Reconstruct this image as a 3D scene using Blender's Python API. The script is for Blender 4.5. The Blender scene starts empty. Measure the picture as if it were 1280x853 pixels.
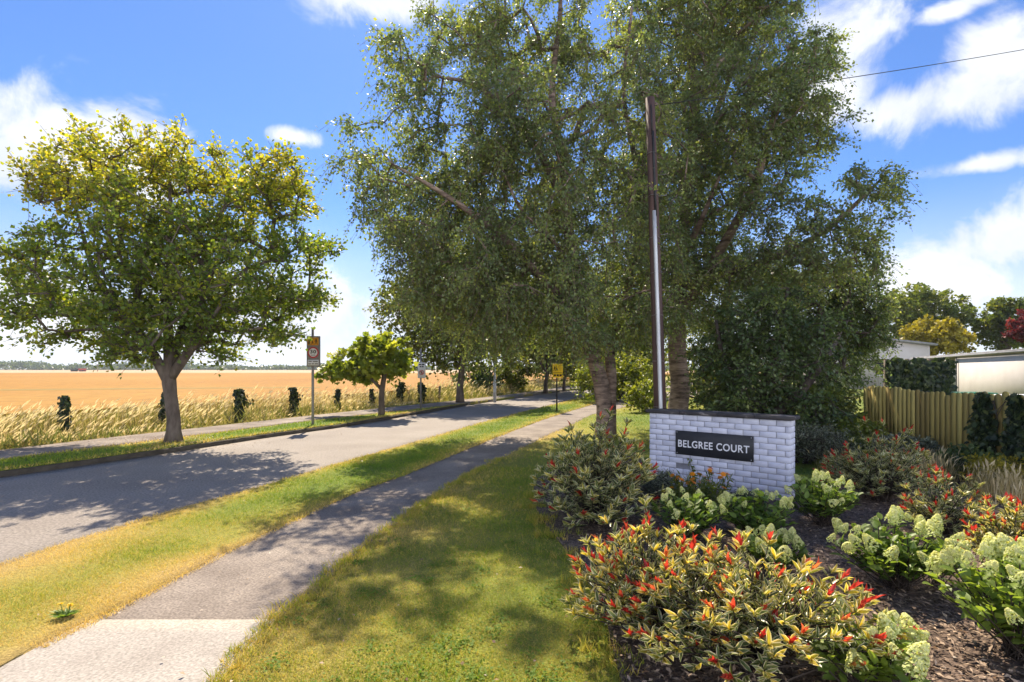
import bpy, math
import numpy as np

# ------------------------------------------------------------------ camera, sky, sun, exposure
S = bpy.context.scene
C = S.collection
F, CX, HY, H = 680.0, 640.0, 461.0, 1.68          # focal length and horizon of the photograph in its own pixels, eye height

cam = bpy.data.cameras.new('camera')
cam.sensor_width = 36
cam.lens = 36 * F / 1280
cam.shift_y = (HY - 426.5) / 1280
cam.clip_end = 8000
co = bpy.data.objects.new('camera', cam)
co.location = (0, 0, H)
co.rotation_euler = (math.pi / 2, 0, 0)
C.objects.link(co)
S.camera = co

SUN_EL = math.radians(50.5)
SUN_AZ = math.atan2(-0.15, 1.0)                     # measured from +Y towards +X
SKY_STRENGTH = 0.15
S.view_settings.view_transform = 'Standard'
S.view_settings.look = 'None'
S.view_settings.gamma = 1
S.view_settings.use_curve_mapping = False
S.view_settings.exposure = 1.58

sun = bpy.data.lights.new('sun', 'SUN')
sun.energy = 3.4
sun.angle = math.radians(0.5)
sun.color = (1.0, 0.87, 0.68)
so = bpy.data.objects.new('sun', sun)
so.rotation_euler = (math.pi / 2 - SUN_EL, 0, math.pi - SUN_AZ)
so.location = (0, 0, 60)
C.objects.link(so)

S.render.engine = 'CYCLES'
S.cycles.max_bounces = 8
S.cycles.diffuse_bounces = 5
S.cycles.glossy_bounces = 2
S.cycles.transmission_bounces = 4
S.cycles.transparent_max_bounces = 4
S.cycles.caustics_reflective = False
S.cycles.caustics_refractive = False
S.cycles.sample_clamp_indirect = 4
S.cycles.use_denoising = True


class NT:
    """tiny helper round a node tree"""
    def __init__(self, tree):
        self.t = tree

    def n(self, kind, **kw):
        nd = self.t.nodes.new('ShaderNode' + kind)
        ins = kw.pop('ins', {})
        for k, v in kw.items():
            setattr(nd, k, v)
        for k, v in ins.items():
            s = nd.inputs[k]
            if isinstance(v, bpy.types.NodeSocket):
                self.t.links.new(v, s)
            else:
                s.default_value = v
        return nd

    def math(self, op, a, b=None, c=None, clamp=False):
        ins = {0: a}
        if b is not None:
            ins[1] = b
        if c is not None:
            ins[2] = c
        return self.n('Math', operation=op, use_clamp=clamp, ins=ins).outputs[0]

    def vmath(self, op, a, b=None):
        ins = {0: a}
        if b is not None:
            ins[1] = b
        nd = self.n('VectorMath', operation=op, ins=ins)
        return nd.outputs['Value'] if op in ('LENGTH', 'DOT_PRODUCT') else nd.outputs[0]

    def ramp(self, fac, stops, interp='LINEAR'):
        nd = self.n('ValToRGB', ins={0: fac})
        cr = nd.color_ramp
        cr.interpolation = interp
        while len(cr.elements) < len(stops):
            cr.elements.new(0.5)
        for e, (p, c) in zip(cr.elements, stops):
            e.position = p
            e.color = (c[0], c[1], c[2], 1) if not isinstance(c, (int, float)) else (c, c, c, 1)
        return nd.outputs[0]

    def mix(self, fac, a, b, blend='MIX'):
        nd = self.n('Mix', data_type='RGBA', blend_type=blend)
        for k, v in ((0, fac), (6, a), (7, b)):
            s = nd.inputs[k]
            if isinstance(v, bpy.types.NodeSocket):
                self.t.links.new(v, s)
            else:
                s.default_value = (*v, 1) if isinstance(v, tuple) and len(v) == 3 else v
        return nd.outputs[2]

    def noise(self, vec, scale, detail=4, rough=0.55, dist=0.0):
        nd = self.n('TexNoise', ins={'Scale': scale, 'Detail': detail, 'Roughness': rough, 'Distortion': dist})
        if vec is not None:
            self.t.links.new(vec, nd.inputs['Vector'])
        return nd.outputs['Fac']


def pxdir(px, py):
    return math.atan2(px - CX, F), math.atan2(HY - py, math.hypot(F, px - CX))


W = bpy.data.worlds.new('World')
S.world = W
W.use_nodes = True
W.node_tree.nodes.clear()
t = NT(W.node_tree)
sky = t.n('TexSky', sky_type='NISHITA', sun_disc=False, sun_elevation=SUN_EL, sun_rotation=SUN_AZ,
          altitude=50, air_density=1.0, dust_density=0.25, ozone_density=2.0)
g = t.n('TexCoord').outputs['Generated']
sep = t.n('SeparateXYZ', ins={0: g})
az = t.math('ARCTAN2', sep.outputs[0], sep.outputs[1])
el = t.math('ARCSINE', sep.outputs[2])
ae = t.n('CombineXYZ', ins={0: az, 1: el}).outputs[0]
CLOUDS = [(80, 190, 190, 80), (0, 205, 120, 85), (175, 165, 95, 62), (368, 172, 34, 13), (470, -5, 105, 44),
          (1205, 115, 175, 56), (1250, 75, 115, 68), (1120, 135, 75, 40), (1060, 45, 85, 78), (1040, 115, 95, 52),
          (1230, 205, 130, 17), (1250, 300, 120, 60), (1180, 345, 150, 60), (1190, 12, 60, 16),
          (330, 400, 300, 75), (60, 400, 240, 70), (1350, 250, 120, 60), (-150, 240, 160, 60), (1450, 60, 120, 60)]
m = None
for (px, py, rx, ry) in CLOUDS:
    a0, e0 = pxdir(px, py)
    a1, _ = pxdir(px + rx, py)
    _, e1 = pxdir(px, py - ry)
    d = t.vmath('SUBTRACT', ae, (a0, e0, 0))
    d = t.vmath('MULTIPLY', d, (1 / abs(a1 - a0), 1 / abs(e1 - e0), 0))
    v = t.math('SUBTRACT', 1.0, t.vmath('LENGTH', d))
    m = v if m is None else t.math('MAXIMUM', m, v)
m = t.math('MAXIMUM', m, -0.6)
nz = t.noise(g, 9.0, 10, 0.62, 0.5)
nz2 = t.noise(g, 3.0, 4, 0.5)
dens = t.math('ADD', m, t.math('MULTIPLY', t.math('SUBTRACT', nz, 0.5), 2.5))
wisp = t.math('MULTIPLY', t.math('SUBTRACT', nz2, 0.55), 0.5)
dens = t.math('ADD', dens, wisp)
mr = t.n('MapRange', interpolation_type='SMOOTHSTEP', ins={0: dens, 1: -0.14, 2: 0.62, 3: 0.0, 4: 0.96})
dens = mr.outputs[0]
low = t.n('MapRange', interpolation_type='SMOOTHSTEP', ins={0: el, 1: 0.02, 2: 0.30, 3: 0.80, 4: 0.0}).outputs[0]
veil = t.math('MAXIMUM', dens, low)
shade = t.ramp(t.noise(g, 9.0, 5, 0.55), [(0.30, (1.95, 2.07, 2.32)), (0.62, (2.55, 2.60, 2.68))])
tint = t.mix(1.0, sky.outputs[0], (0.19, 0.262, 0.385), 'MULTIPLY')
skyc = t.mix(veil, tint, shade)
# unseen bright cloud bank added behind the viewer as fill for shaded faces
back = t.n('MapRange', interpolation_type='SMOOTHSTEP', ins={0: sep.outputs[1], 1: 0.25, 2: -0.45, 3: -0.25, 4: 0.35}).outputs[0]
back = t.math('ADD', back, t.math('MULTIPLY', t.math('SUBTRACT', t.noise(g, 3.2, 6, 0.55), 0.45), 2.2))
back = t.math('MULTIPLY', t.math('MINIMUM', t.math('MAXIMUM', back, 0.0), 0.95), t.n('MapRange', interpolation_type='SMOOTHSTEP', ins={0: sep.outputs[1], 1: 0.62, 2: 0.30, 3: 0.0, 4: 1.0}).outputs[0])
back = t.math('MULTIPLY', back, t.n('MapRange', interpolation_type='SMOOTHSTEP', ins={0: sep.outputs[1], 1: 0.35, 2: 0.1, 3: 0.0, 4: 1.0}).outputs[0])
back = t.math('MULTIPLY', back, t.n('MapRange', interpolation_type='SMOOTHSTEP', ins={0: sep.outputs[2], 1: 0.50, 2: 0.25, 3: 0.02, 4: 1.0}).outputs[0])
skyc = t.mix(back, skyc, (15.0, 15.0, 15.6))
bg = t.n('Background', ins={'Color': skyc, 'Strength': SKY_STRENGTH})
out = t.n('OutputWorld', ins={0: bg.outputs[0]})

# ------------------------------------------------------------------ geometry helpers
rng = np.random.default_rng(11)


def G(px, py, z=0.0):
    d = F * (H - z) / (py - HY)
    return np.array(((px - CX) / F * d, d, z))


def At(px, py, d):
    return np.array(((px - CX) / F * d, d, H - (py - HY) / F * d))


def unit(v):
    return v / np.maximum(np.linalg.norm(v, axis=-1, keepdims=True), 1e-9)


class MB:
    """collects vertices, triangles and quads for ONE mesh object"""
    def __init__(self):
        self.v, self.f3, self.f4, self.a, self.b, self.n = [], [], [], [], [], 0

    def add(self, v, f3=None, f4=None, a=0.5, b=0.0):
        v = np.asarray(v, float).reshape(-1, 3)
        if f3 is not None and len(f3):
            self.f3.append(np.asarray(f3, int) + self.n)
        if f4 is not None and len(f4):
            self.f4.append(np.asarray(f4, int) + self.n)
        self.v.append(v)
        self.a.append(np.broadcast_to(np.asarray(a, float), (len(v),)))
        self.b.append(np.broadcast_to(np.asarray(b, float), (len(v),)))
        self.n += len(v)
        return self

    def box(self, x0, x1, y0, y1, z0, z1, a=0.5, ch=0.0):
        if ch <= 0:
            v = [(x, y, z) for z in (z0, z1) for y in (y0, y1) for x in (x0, x1)]
            f = [(0, 2, 3, 1), (4, 5, 7, 6), (0, 1, 5, 4), (2, 6, 7, 3), (0, 4, 6, 2), (1, 3, 7, 5)]
            return self.add(v, f4=f, a=a)
        v, f = [], []
        for zz, i in ((z0, ch), (z0 + ch, 0), (z1 - ch, 0), (z1, ch)):
            o = len(v)
            X0, X1, Y0, Y1 = x0 + i, x1 - i, y0 + i, y1 - i
            c = ch if i == 0 else ch * 0.5
            v += [(X0 + c, Y0, zz), (X1 - c, Y0, zz), (X1, Y0 + c, zz), (X1, Y1 - c, zz), (X1 - c, Y1, zz), (X0 + c, Y1, zz), (X0, Y1 - c, zz), (X0, Y0 + c, zz)]
        for k in range(3):
            for j in range(8):
                f.append((k * 8 + j, k * 8 + (j + 1) % 8, k * 8 + 8 + (j + 1) % 8, k * 8 + 8 + j))
        f += [(0, 7, 2, 1), (7, 6, 3, 2), (6, 5, 4, 3)]
        o = 24
        f += [(o, o + 1, o + 2, o + 7), (o + 7, o + 2, o + 3, o + 6), (o + 6, o + 3, o + 4, o + 5)]
        return self.add(v, f4=f, a=a)

    def tube(self, pts, rad, sides=8, cap=True, a=0.5, wob=0.0):
        pts = np.asarray(pts, float)
        rad = np.broadcast_to(np.asarray(rad, float), (len(pts),))
        tan = np.gradient(pts, axis=0)
        tan = unit(tan)
        ref = np.array((1.0, 0, 0)) if abs(tan[:, 0]).mean() < 0.8 else np.array((0, 1.0, 0))
        x = unit(np.cross(tan, ref))
        y = np.cross(tan, x)
        ang = np.arange(sides) / sides * 2 * math.pi
        r = rad[:, None] * (1 + wob * (rng.random((len(pts), sides)) - 0.5))
        v = pts[:, None] + (x[:, None] * np.cos(ang)[None, :, None] + y[:, None] * np.sin(ang)[None, :, None]) * r[..., None]
        n = len(pts)
        i, j = np.meshgrid(np.arange(n - 1), np.arange(sides), indexing='ij')
        q = np.stack([i * sides + j, i * sides + (j + 1) % sides, (i + 1) * sides + (j + 1) % sides, (i + 1) * sides + j], -1).reshape(-1, 4)
        v = v.reshape(-1, 3)
        f3 = []
        if cap:
            v = np.vstack([v, pts[:1], pts[-1:]])
            k0, k1 = n * sides, n * sides + 1
            for j in range(sides):
                f3 += [(k0, (j + 1) % sides, j), (k1, (n - 1) * sides + j, (n - 1) * sides + (j + 1) % sides)]
        return self.add(v, f3=f3, f4=q, a=a)

    def frusta(self, p0, p1, r0, r1, sides=5, a=0.5):
        """many straight tapered twigs at once"""
        p0, p1 = np.asarray(p0, float), np.asarray(p1, float)
        n = len(p0)
        if n == 0:
            return self
        tan = unit(p1 - p0)
        ref = np.where(abs(tan[:, 2:3]) < 0.9, np.array([[0, 0, 1.0]]), np.array([[1.0, 0, 0]]))
        x = unit(np.cross(tan, ref))
        y = np.cross(tan, x)
        ang = np.arange(sides) / sides * 2 * math.pi
        ring = x[:, None] * np.cos(ang)[None, :, None] + y[:, None] * np.sin(ang)[None, :, None]
        r0 = np.broadcast_to(r0, (n,))[:, None, None]
        r1 = np.broadcast_to(r1, (n,))[:, None, None]
        v = np.concatenate([p0[:, None] + ring * r0, p1[:, None] + ring * r1], 1).reshape(-1, 3)
        j = np.arange(sides)
        q = np.stack([j, (j + 1) % sides, sides + (j + 1) % sides, sides + j], -1)
        q = (q[None] + (np.arange(n) * 2 * sides)[:, None, None]).reshape(-1, 4)
        return self.add(v, f4=q, a=a)

    def leaves(self, pos, axis, nrm, length, width, tpl, rnd):
        """instances a leaf template (x across, y along, z up) over many places"""
        tv, t3, t4, tb = tpl
        n, k = len(pos), len(tv)
        if n == 0:
            return self
        a = unit(np.asarray(axis, float))
        x = unit(np.cross(a, nrm) + 1e-6)
        z = np.cross(x, a)
        L = np.broadcast_to(length, (n,))[:, None, None]
        Wd = np.broadcast_to(width, (n,))[:, None, None]
        v = pos[:, None] + x[:, None] * (tv[None, :, 0:1] * Wd) + a[:, None] * (tv[None, :, 1:2] * L) + z[:, None] * (tv[None, :, 2:3] * L)
        off = (np.arange(n) * k)[:, None, None]
        f3 = (t3[None] + off).reshape(-1, 3) if len(t3) else None
        f4 = (t4[None] + off).reshape(-1, 4) if len(t4) else None
        return self.add(v.reshape(-1, 3), f3, f4, a=np.repeat(np.broadcast_to(rnd, (n,)), k), b=np.tile(tb, n))

    def mesh(self, name, mat, smooth=False):
        me = bpy.data.meshes.new(name)
        v = np.concatenate(self.v)
        f3 = np.concatenate(self.f3) if self.f3 else np.zeros((0, 3), int)
        f4 = np.concatenate(self.f4) if self.f4 else np.zeros((0, 4), int)
        me.vertices.add(len(v))
        me.vertices.foreach_set('co', v.astype(np.float32).ravel())
        me.loops.add(f3.size + f4.size)
        me.loops.foreach_set('vertex_index', np.concatenate([f3.ravel(), f4.ravel()]).astype(np.int32))
        me.polygons.add(len(f3) + len(f4))
        st = np.concatenate([np.arange(len(f3)) * 3, f3.size + np.arange(len(f4)) * 4]).astype(np.int32)
        me.polygons.foreach_set('loop_start', st)
        if smooth:
            me.polygons.foreach_set('use_smooth', np.ones(len(st), bool))
        me.update(calc_edges=True)
        for nm, arr in (('rnd', self.a), ('edge', self.b)):
            at = me.attributes.new(nm, 'FLOAT', 'POINT')
            at.data.foreach_set('value', np.concatenate(arr).astype(np.float32))
        me.materials.append(mat)
        return me

    def build(self, name, mat, parent=None, smooth=False, **tags):
        o = bpy.data.objects.new(name, self.mesh(name, mat, smooth))
        C.objects.link(o)
        if parent is not None:
            o.parent = parent
        for k, v in tags.items():
            o[k] = v
        return o


def thing(name, label, cat, loc=(0, 0, 0), rz=0.0, group=None):
    o = bpy.data.objects.new(name, None)
    o.empty_display_size = 0.2
    o.location = tuple(float(q) for q in loc)
    o.rotation_euler = (0, 0, rz)
    C.objects.link(o)
    o['label'] = label
    o['category'] = cat
    if group:
        o['group'] = group
    return o


def resample(pts, n):
    pts = np.asarray(pts, float)
    s = np.concatenate([[0], np.cumsum(np.linalg.norm(np.diff(pts, axis=0), axis=1))])
    q = np.linspace(0, s[-1], n)
    return np.stack([np.interp(q, s, pts[:, k]) for k in range(3)], -1)


def smooth_path(pts, n):
    """Catmull-Rom through the points"""
    p = np.asarray(pts, float)
    p = np.vstack([2 * p[0] - p[1], p, 2 * p[-1] - p[-2]])
    outp = []
    m_ = max(2, n // (len(p) - 3) + 1)
    for i in range(1, len(p) - 2):
        for u in np.linspace(0, 1, m_, endpoint=False):
            a, b, c, d = p[i - 1], p[i], p[i + 1], p[i + 2]
            outp.append(0.5 * ((2 * b) + (-a + c) * u + (2 * a - 5 * b + 4 * c - d) * u * u + (-a + 3 * b - 3 * c + d) * u ** 3))
    outp.append(p[-2])
    return resample(outp, n)


# leaf templates: vertices, triangles, quads, margin weight
T_QUAD = (np.array([(0, 0, 0), (.5, .45, .10), (0, 1, -.05), (-.5, .45, .10)]), np.zeros((0, 3), int), np.array([(0, 1, 2, 3)]), np.array([0, 1, .5, 1.]))
T_TRI = (np.array([(-.5, 0, 0), (.5, 0, 0), (0, 1, .25)]), np.array([(0, 1, 2)]), np.zeros((0, 4), int), np.array([0, 0, 1.]))
T_BLADE = (np.array([(-.5, 0, 0), (.5, 0, 0), (.32, .55, .08), (-.32, .55, .08), (0, 1, .35)]), np.array([(3, 2, 4)]), np.array([(0, 1, 2, 3)]), np.array([0, 0, .5, .5, 1.]))
T_LANCE = (np.array([(0, 0, 0), (0, .35, -.02), (0, .72, -.03), (0, 1, -.10), (.46, .33, .09), (.42, .68, .05), (-.46, .33, .09), (-.42, .68, .05)]),
           np.array([(0, 4, 1), (0, 1, 6), (2, 5, 3), (2, 3, 7)]), np.array([(1, 4, 5, 2), (1, 2, 7, 6)]), np.array([.1, 0, 0, .7, 1, 1, 1, 1.]))
_mp = [(0, 0), (.30, .10), (.55, .05), (.42, .34), (.56, .62), (.26, .60), (0, 1), (-.26, .60), (-.56, .62), (-.42, .34), (-.55, .05), (-.30, .10)]
T_MAPLE = (np.array([(0, .38, -.03)] + [(x, y, .10 * abs(x) + (-.06 if y == 1 else .0)) for x, y in _mp]),
           np.array([(0, i + 1, (i + 1) % 12 + 1) for i in range(12)]), np.zeros((0, 4), int), np.array([0] + [.6] * 12))


def curve_ok(poly, p):
    """which of the points p lie inside the polygon (x, y)"""
    x, y = p[:, 0], p[:, 1]
    inside = np.zeros(len(p), bool)
    n = len(poly)
    for i in range(n):
        x0, y0 = poly[i][:2]
        x1, y1 = poly[(i + 1) % n][:2]
        c = ((y0 > y) != (y1 > y)) & (x < (x1 - x0) * (y - y0) / (y1 - y0 + 1e-12) + x0)
        inside ^= c
    return inside


# ------------------------------------------------------------------ materials
def new_mat(name):
    mt = bpy.data.materials.new(name)
    mt.use_nodes = True
    mt.node_tree.nodes.clear()
    return mt, NT(mt.node_tree)


def pbr(name, stops, scale=8, detail=6, rough=0.8, bump=0.0, bscale=None, spec=0.3, stretch=(1, 1, 1), metal=0.0, attr=None, attr_amt=0.0, fine=None, dist=0.01):
    """principled surface: noise ramp, optional attribute mixed in, optional fine grain"""
    mt, q = new_mat(name)
    vec = q.n('TexCoord').outputs['Object']
    vec = q.n('Mapping', ins={0: vec, 3: stretch}).outputs[0]
    fac = q.noise(vec, scale, detail)
    if attr:
        at = q.n('Attribute', attribute_name=attr).outputs['Fac']
        fac = q.math('ADD', q.math('MULTIPLY', fac, 1 - attr_amt), q.math('MULTIPLY', at, attr_amt))
    col = q.ramp(fac, stops)
    if fine:
        fn = q.noise(vec, fine[0], 3)
        k = q.ramp(fn, [(0.3, 1 - fine[1]), (0.7, 1 + fine[1])])
        col = q.mix(1.0, col, k, 'MULTIPLY')
    ins = {'Base Color': col, 'Roughness': rough, 'Metallic': metal, 'Specular IOR Level': spec}
    if bump:
        bn = q.noise(vec, bscale or scale * 4, 5)
        ins['Normal'] = q.n('Bump', ins={'Strength': bump, 'Distance': dist, 'Height': bn}).outputs[0]
    b = q.n('BsdfPrincipled', ins=ins)
    q.n('OutputMaterial', ins={0: b.outputs[0]})
    return mt


def leaf_mat(name, stops, trans=0.4, tcol=(1.5, 1.5, 0.5), rough=0.45, spec=0.35, margin=None, gain=1.0):
    mt, q = new_mat(name)
    stops = [(p, tuple(min(1, v * gain) for v in c)) for p, c in stops]
    at = q.n('Attribute', attribute_name='rnd').outputs['Fac']
    col = q.ramp(at, stops)
    if margin:
        ed = q.n('Attribute', attribute_name='edge').outputs['Fac']
        k = q.math('MULTIPLY', q.ramp(ed, [(0.55, 0.0), (0.80, 1.0)]), margin[1])
        col = q.mix(k, col, margin[0])
    tc = q.mix(1.0, col, tcol, 'MULTIPLY')
    p = q.n('BsdfPrincipled', ins={'Base Color': col, 'Roughness': rough, 'Specular IOR Level': spec})
    tr = q.n('BsdfTranslucent', ins={'Color': tc})
    mx = q.n('MixShader', ins={0: trans, 1: p.outputs[0], 2: tr.outputs[0]})
    q.n('OutputMaterial', ins={0: mx.outputs[0]})
    return mt


M = {}
M['soil'] = pbr('rough_earth', [(0.3, (.10, .085, .05)), (0.7, (.16, .15, .07))], 0.6, 8, 0.95, 0.4, 30)
M['asphalt'] = pbr('worn_asphalt', [(0.28, (.200, .172, .150)), (0.52, (.250, .220, .194)), (0.75, (.300, .266, .238))], 0.7, 9, 0.85, 0.6, 60, attr='rnd', attr_amt=0.25, fine=(38, .42), dist=0.008)
M['tarpath'] = pbr('old_tarmac_path', [(0.30, (.148, .120, .100)), (0.50, (.213, .178, .150)), (0.72, (.30, .256, .214))], 1.3, 9, 0.9, 0.8, 60, fine=(60, .42), dist=0.008)
M['concrete'] = pbr('pale_concrete', [(0.25, (.27, .24, .21)), (0.55, (.34, .31, .275)), (0.8, (.41, .38, .345))], 1.8, 9, 0.9, 0.5, 70, fine=(60, .30), dist=0.006)
M['kerb'] = pbr('kerb_stone', [(0.3, (.035, .028, .020)), (0.7, (.09, .075, .055))], 5, 6, 0.9, 0.4, 60)
M['turf'] = pbr('turf_ground', [(0.12, (.40, .27, .11)), (0.30, (.36, .27, .075)), (0.50, (.23, .235, .038)), (0.74, (.13, .18, .024))], 1.6, 8, 0.95, 0.8, 70, attr='rnd', attr_amt=0.62, fine=(60, .35), dist=0.03)
M['mulch'] = pbr('bark_mulch', [(0.28, (.05, .036, .029)), (0.5, (.125, .088, .068)), (0.72, (.25, .18, .135))], 26, 8, 0.95, 1.0, 40, fine=(90, .5), dist=0.03)
M['chips'] = pbr('bark_chips', [(0.2, (.07, .046, .034)), (0.5, (.20, .14, .10)), (0.85, (.42, .31, .22))], 3, 2, 0.9, attr='rnd', attr_amt=0.85)
M['wheat'] = pbr('ripe_wheat', [(0.25, (.27, .118, .014)), (0.5, (.315, .155, .020)), (0.75, (.35, .195, .036))], 0.05, 9, 0.9, 0.8, 9, stretch=(1, 0.5, 1), fine=(2.5, .20), dist=0.10)
M['track'] = pbr('greener_crop_track', [(0.35, (.20, .15, .03)), (0.65, (.28, .17, .03))], 0.4, 6, 0.9)
M['stubble'] = pbr('pale_stubble', [(0.3, (.38, .25, .13)), (0.7, (.46, .32, .18))], 0.02, 6, 0.9)
M['bark'] = pbr('grey_brown_bark', [(0.28, (.045, .034, .028)), (0.5, (.105, .082, .066)), (0.75, (.17, .14, .115))], 7, 8, 0.9, 0.9, 22, stretch=(1, 1, .35), dist=0.03)
M['darkbark'] = pbr('dark_twig_bark', [(0.3, (.028, .021, .017)), (0.7, (.07, .053, .042))], 9, 6, 0.9, 0.5, 30)
M['oldwood'] = pbr('weathered_timber', [(0.3, (.13, .10, .075)), (0.7, (.25, .20, .15))], 10, 6, 0.85, 0.4, 40, stretch=(1, 1, .12))
M['polewood'] = pbr('creosoted_pole', [(0.28, (.035, .02, .018)), (0.55, (.075, .042, .037)), (0.8, (.12, .07, .058))], 9, 7, 0.7, 0.4, 35, stretch=(1, 1, .06), spec=.4)
M['galv'] = pbr('galvanised_steel', [(0.3, (.42, .43, .45)), (0.7, (.60, .61, .63))], 6, 5, 0.58, metal=0.55, stretch=(1, 1, .3))
M['greymetal'] = pbr('grey_painted_metal', [(0.3, (.16, .15, .145)), (0.7, (.22, .21, .20))], 8, 4, 0.5)
M['black'] = pbr('black_plastic', [(0.3, (.012, .012, .013)), (0.7, (.025, .025, .028))], 8, 4, 0.5)
M['signwhite'] = pbr('white_sign_sheet', [(0.3, (.62, .62, .63)), (0.7, (.74, .74, .75))], 6, 4, 0.4)
M['signred'] = pbr('red_sign_sheet', [(0.3, (.42, .02, .025)), (0.7, (.50, .035, .04))], 6, 4, 0.4)
M['signamber'] = pbr('amber_sign_sheet', [(0.3, (.62, .26, .01)), (0.7, (.72, .32, .015))], 6, 4, 0.4)
M['signyellow'] = pbr('yellow_sign_sheet', [(0.3, (.72, .46, .015)), (0.7, (.80, .53, .02))], 6, 4, 0.4)
M['brickpaint'] = pbr('white_painted_brick', [(0.22, (.43, .44, .53)), (0.42, (.51, .525, .63)), (0.7, (.57, .585, .69))], 7, 8, 0.75, 0.35, 90, attr='rnd', attr_amt=0.35, dist=0.004)
M['mortar'] = pbr('painted_mortar', [(0.3, (.20, .20, .22)), (0.7, (.33, .33, .37))], 12, 6, 0.9, 0.5, 90)
M['coping'] = pbr('flaking_black_coping', [(0.30, (.030, .028, .030)), (0.56, (.055, .05, .052)), (0.63, (.20, .18, .17)), (0.70, (.38, .36, .35))], 5, 9, 0.8, 0.6, 40, stretch=(1, 2, 2))
M['slate'] = pbr('dark_slate_plate', [(0.3, (.008, .009, .012)), (0.7, (.018, .019, .025))], 5, 7, 0.55, 0.15, 40, spec=.4)
M['letter'] = pbr('white_letter_paint', [(0.3, (.58, .58, .62)), (0.7, (.74, .74, .77))], 20, 4, 0.6)
M['render'] = pbr('white_render', [(0.3, (.44, .41, .395)), (0.7, (.50, .47, .455))], 1.2, 7, 0.85, 0.15, 60)
M['fascia'] = pbr('grey_felt_edge', [(0.3, (.17, .17, .18)), (0.7, (.27, .27, .28))], 3, 5, 0.7)
M['fencewood'] = pbr('fence_board', [(0.25, (.22, .165, .055)), (0.5, (.40, .315, .095)), (0.8, (.50, .41, .14))], 5, 6, 0.85, 0.3, 40, stretch=(1, 1, .08), attr='rnd', attr_amt=.45)
M['brownwood'] = pbr('brown_door_timber', [(0.3, (.10, .06, .045)), (0.7, (.17, .105, .075))], 5, 5, 0.7, stretch=(1, 1, .1))
M['bingreen'] = pbr('green_bin_plastic', [(0.3, (.01, .10, .045)), (0.7, (.015, .14, .06))], 3, 3, 0.5)
M['redpaint'] = pbr('faded_red_paint', [(0.3, (.32, .05, .03)), (0.7, (.42, .07, .05))], 3, 3, 0.6)
M['darkpaint'] = pbr('dark_green_paint', [(0.3, (.05, .06, .05)), (0.7, (.09, .10, .08))], 3, 3, 0.6)


def splash(mt, z0, z1, col):
    """soil thrown up against the foot of a wall: uneven brown specks below z1"""
    q = NT(mt.node_tree)
    p = [n for n in mt.node_tree.nodes if n.type == 'BSDF_PRINCIPLED'][0]
    old = p.inputs['Base Color'].links[0].from_socket
    oc = q.n('TexCoord').outputs['Object']
    z = q.n('SeparateXYZ', ins={0: oc}).outputs[2]
    m_ = q.n('MapRange', ins={0: z, 1: z0, 2: z1, 3: .75, 4: -.25}).outputs[0]
    m_ = q.math('ADD', m_, q.math('MULTIPLY', q.math('SUBTRACT', q.noise(oc, 14, 8, .65), .5), 1.1))
    m_ = q.math('MULTIPLY', q.math('MAXIMUM', q.math('MINIMUM', m_, 1.0), 0.0), .55)
    mt.node_tree.links.new(q.mix(m_, old, col), p.inputs['Base Color'])


splash(M['brickpaint'], .04, .30, (.16, .13, .10))


def birch_bark():
    mt, q = new_mat('peeling_birch_bark')
    vec = q.n('TexCoord').outputs['Object']
    v1 = q.n('Mapping', ins={0: vec, 3: (1.1, 1.1, 4.2)}).outputs[0]
    n1 = q.noise(v1, 2.2, 8, 0.62, 0.4)
    col = q.ramp(n1, [(0.34, (.040, .028, .023)), (0.45, (.13, .092, .072)), (0.58, (.24, .175, .138)), (0.74, (.34, .262, .21))])
    v2 = q.n('Mapping', ins={0: vec, 3: (1, 1, 14)}).outputs[0]
    n2 = q.noise(v2, 3.5, 4)
    col = q.mix(q.math('MULTIPLY', q.ramp(n2, [(0.60, 0.0), (0.68, 1.0)]), 0.75), col, (.055, .04, .034))
    bm = q.n('Bump', ins={'Strength': .8, 'Distance': .03, 'Height': q.math('ADD', n1, q.math('MULTIPLY', n2, .4))}).outputs[0]
    b = q.n('BsdfPrincipled', ins={'Base Color': col, 'Roughness': .8, 'Normal': bm, 'Specular IOR Level': .25})
    q.n('OutputMaterial', ins={0: b.outputs[0]})
    return mt


M['birch'] = birch_bark()
M['L_maple'] = leaf_mat('maple_leaf', [(0.0, (.055, .100, .026)), (0.35, (.095, .150, .030)), (0.62, (.17, .205, .032)), (0.85, (.28, .285, .030)), (1.0, (.42, .35, .06))], .52, (1.9, 1.7, .5), gain=1.22)
M['L_birch'] = leaf_mat('birch_leaf', [(0.0, (.066, .095, .052)), (0.45, (.108, .144, .066)), (0.80, (.175, .200, .062)), (1.0, (.28, .28, .066))], .48, (1.6, 1.6, .65), rough=.42, spec=.32, gain=1.38)
M['L_dark'] = leaf_mat('evergreen_leaf', [(0.0, (.034, .058, .026)), (0.5, (.062, .094, .033)), (0.85, (.11, .145, .040)), (1.0, (.19, .21, .055))], .36, (1.5, 1.5, .6), rough=.4, gain=1.22)
M['L_mid'] = leaf_mat('broad_leaf', [(0.0, (.05, .078, .022)), (0.5, (.088, .12, .028)), (1.0, (.18, .185, .04))], .46, (1.7, 1.6, .5), gain=1.22)
M['L_lime'] = leaf_mat('lime_leaf', [(0.0, (.09, .14, .026)), (0.5, (.16, .20, .034)), (1.0, (.28, .29, .055))], .5, (1.6, 1.5, .5))
M['L_young'] = leaf_mat('young_tree_leaf', [(0.0, (.09, .15, .028)), (0.5, (.20, .255, .042)), (1.0, (.40, .42, .09))], .52, (1.6, 1.5, .5))
M['L_gold'] = leaf_mat('golden_leaf', [(0.0, (.16, .15, .02)), (0.5, (.30, .26, .025)), (1.0, (.42, .36, .05))], .4, (1.4, 1.3, .5))
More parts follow.
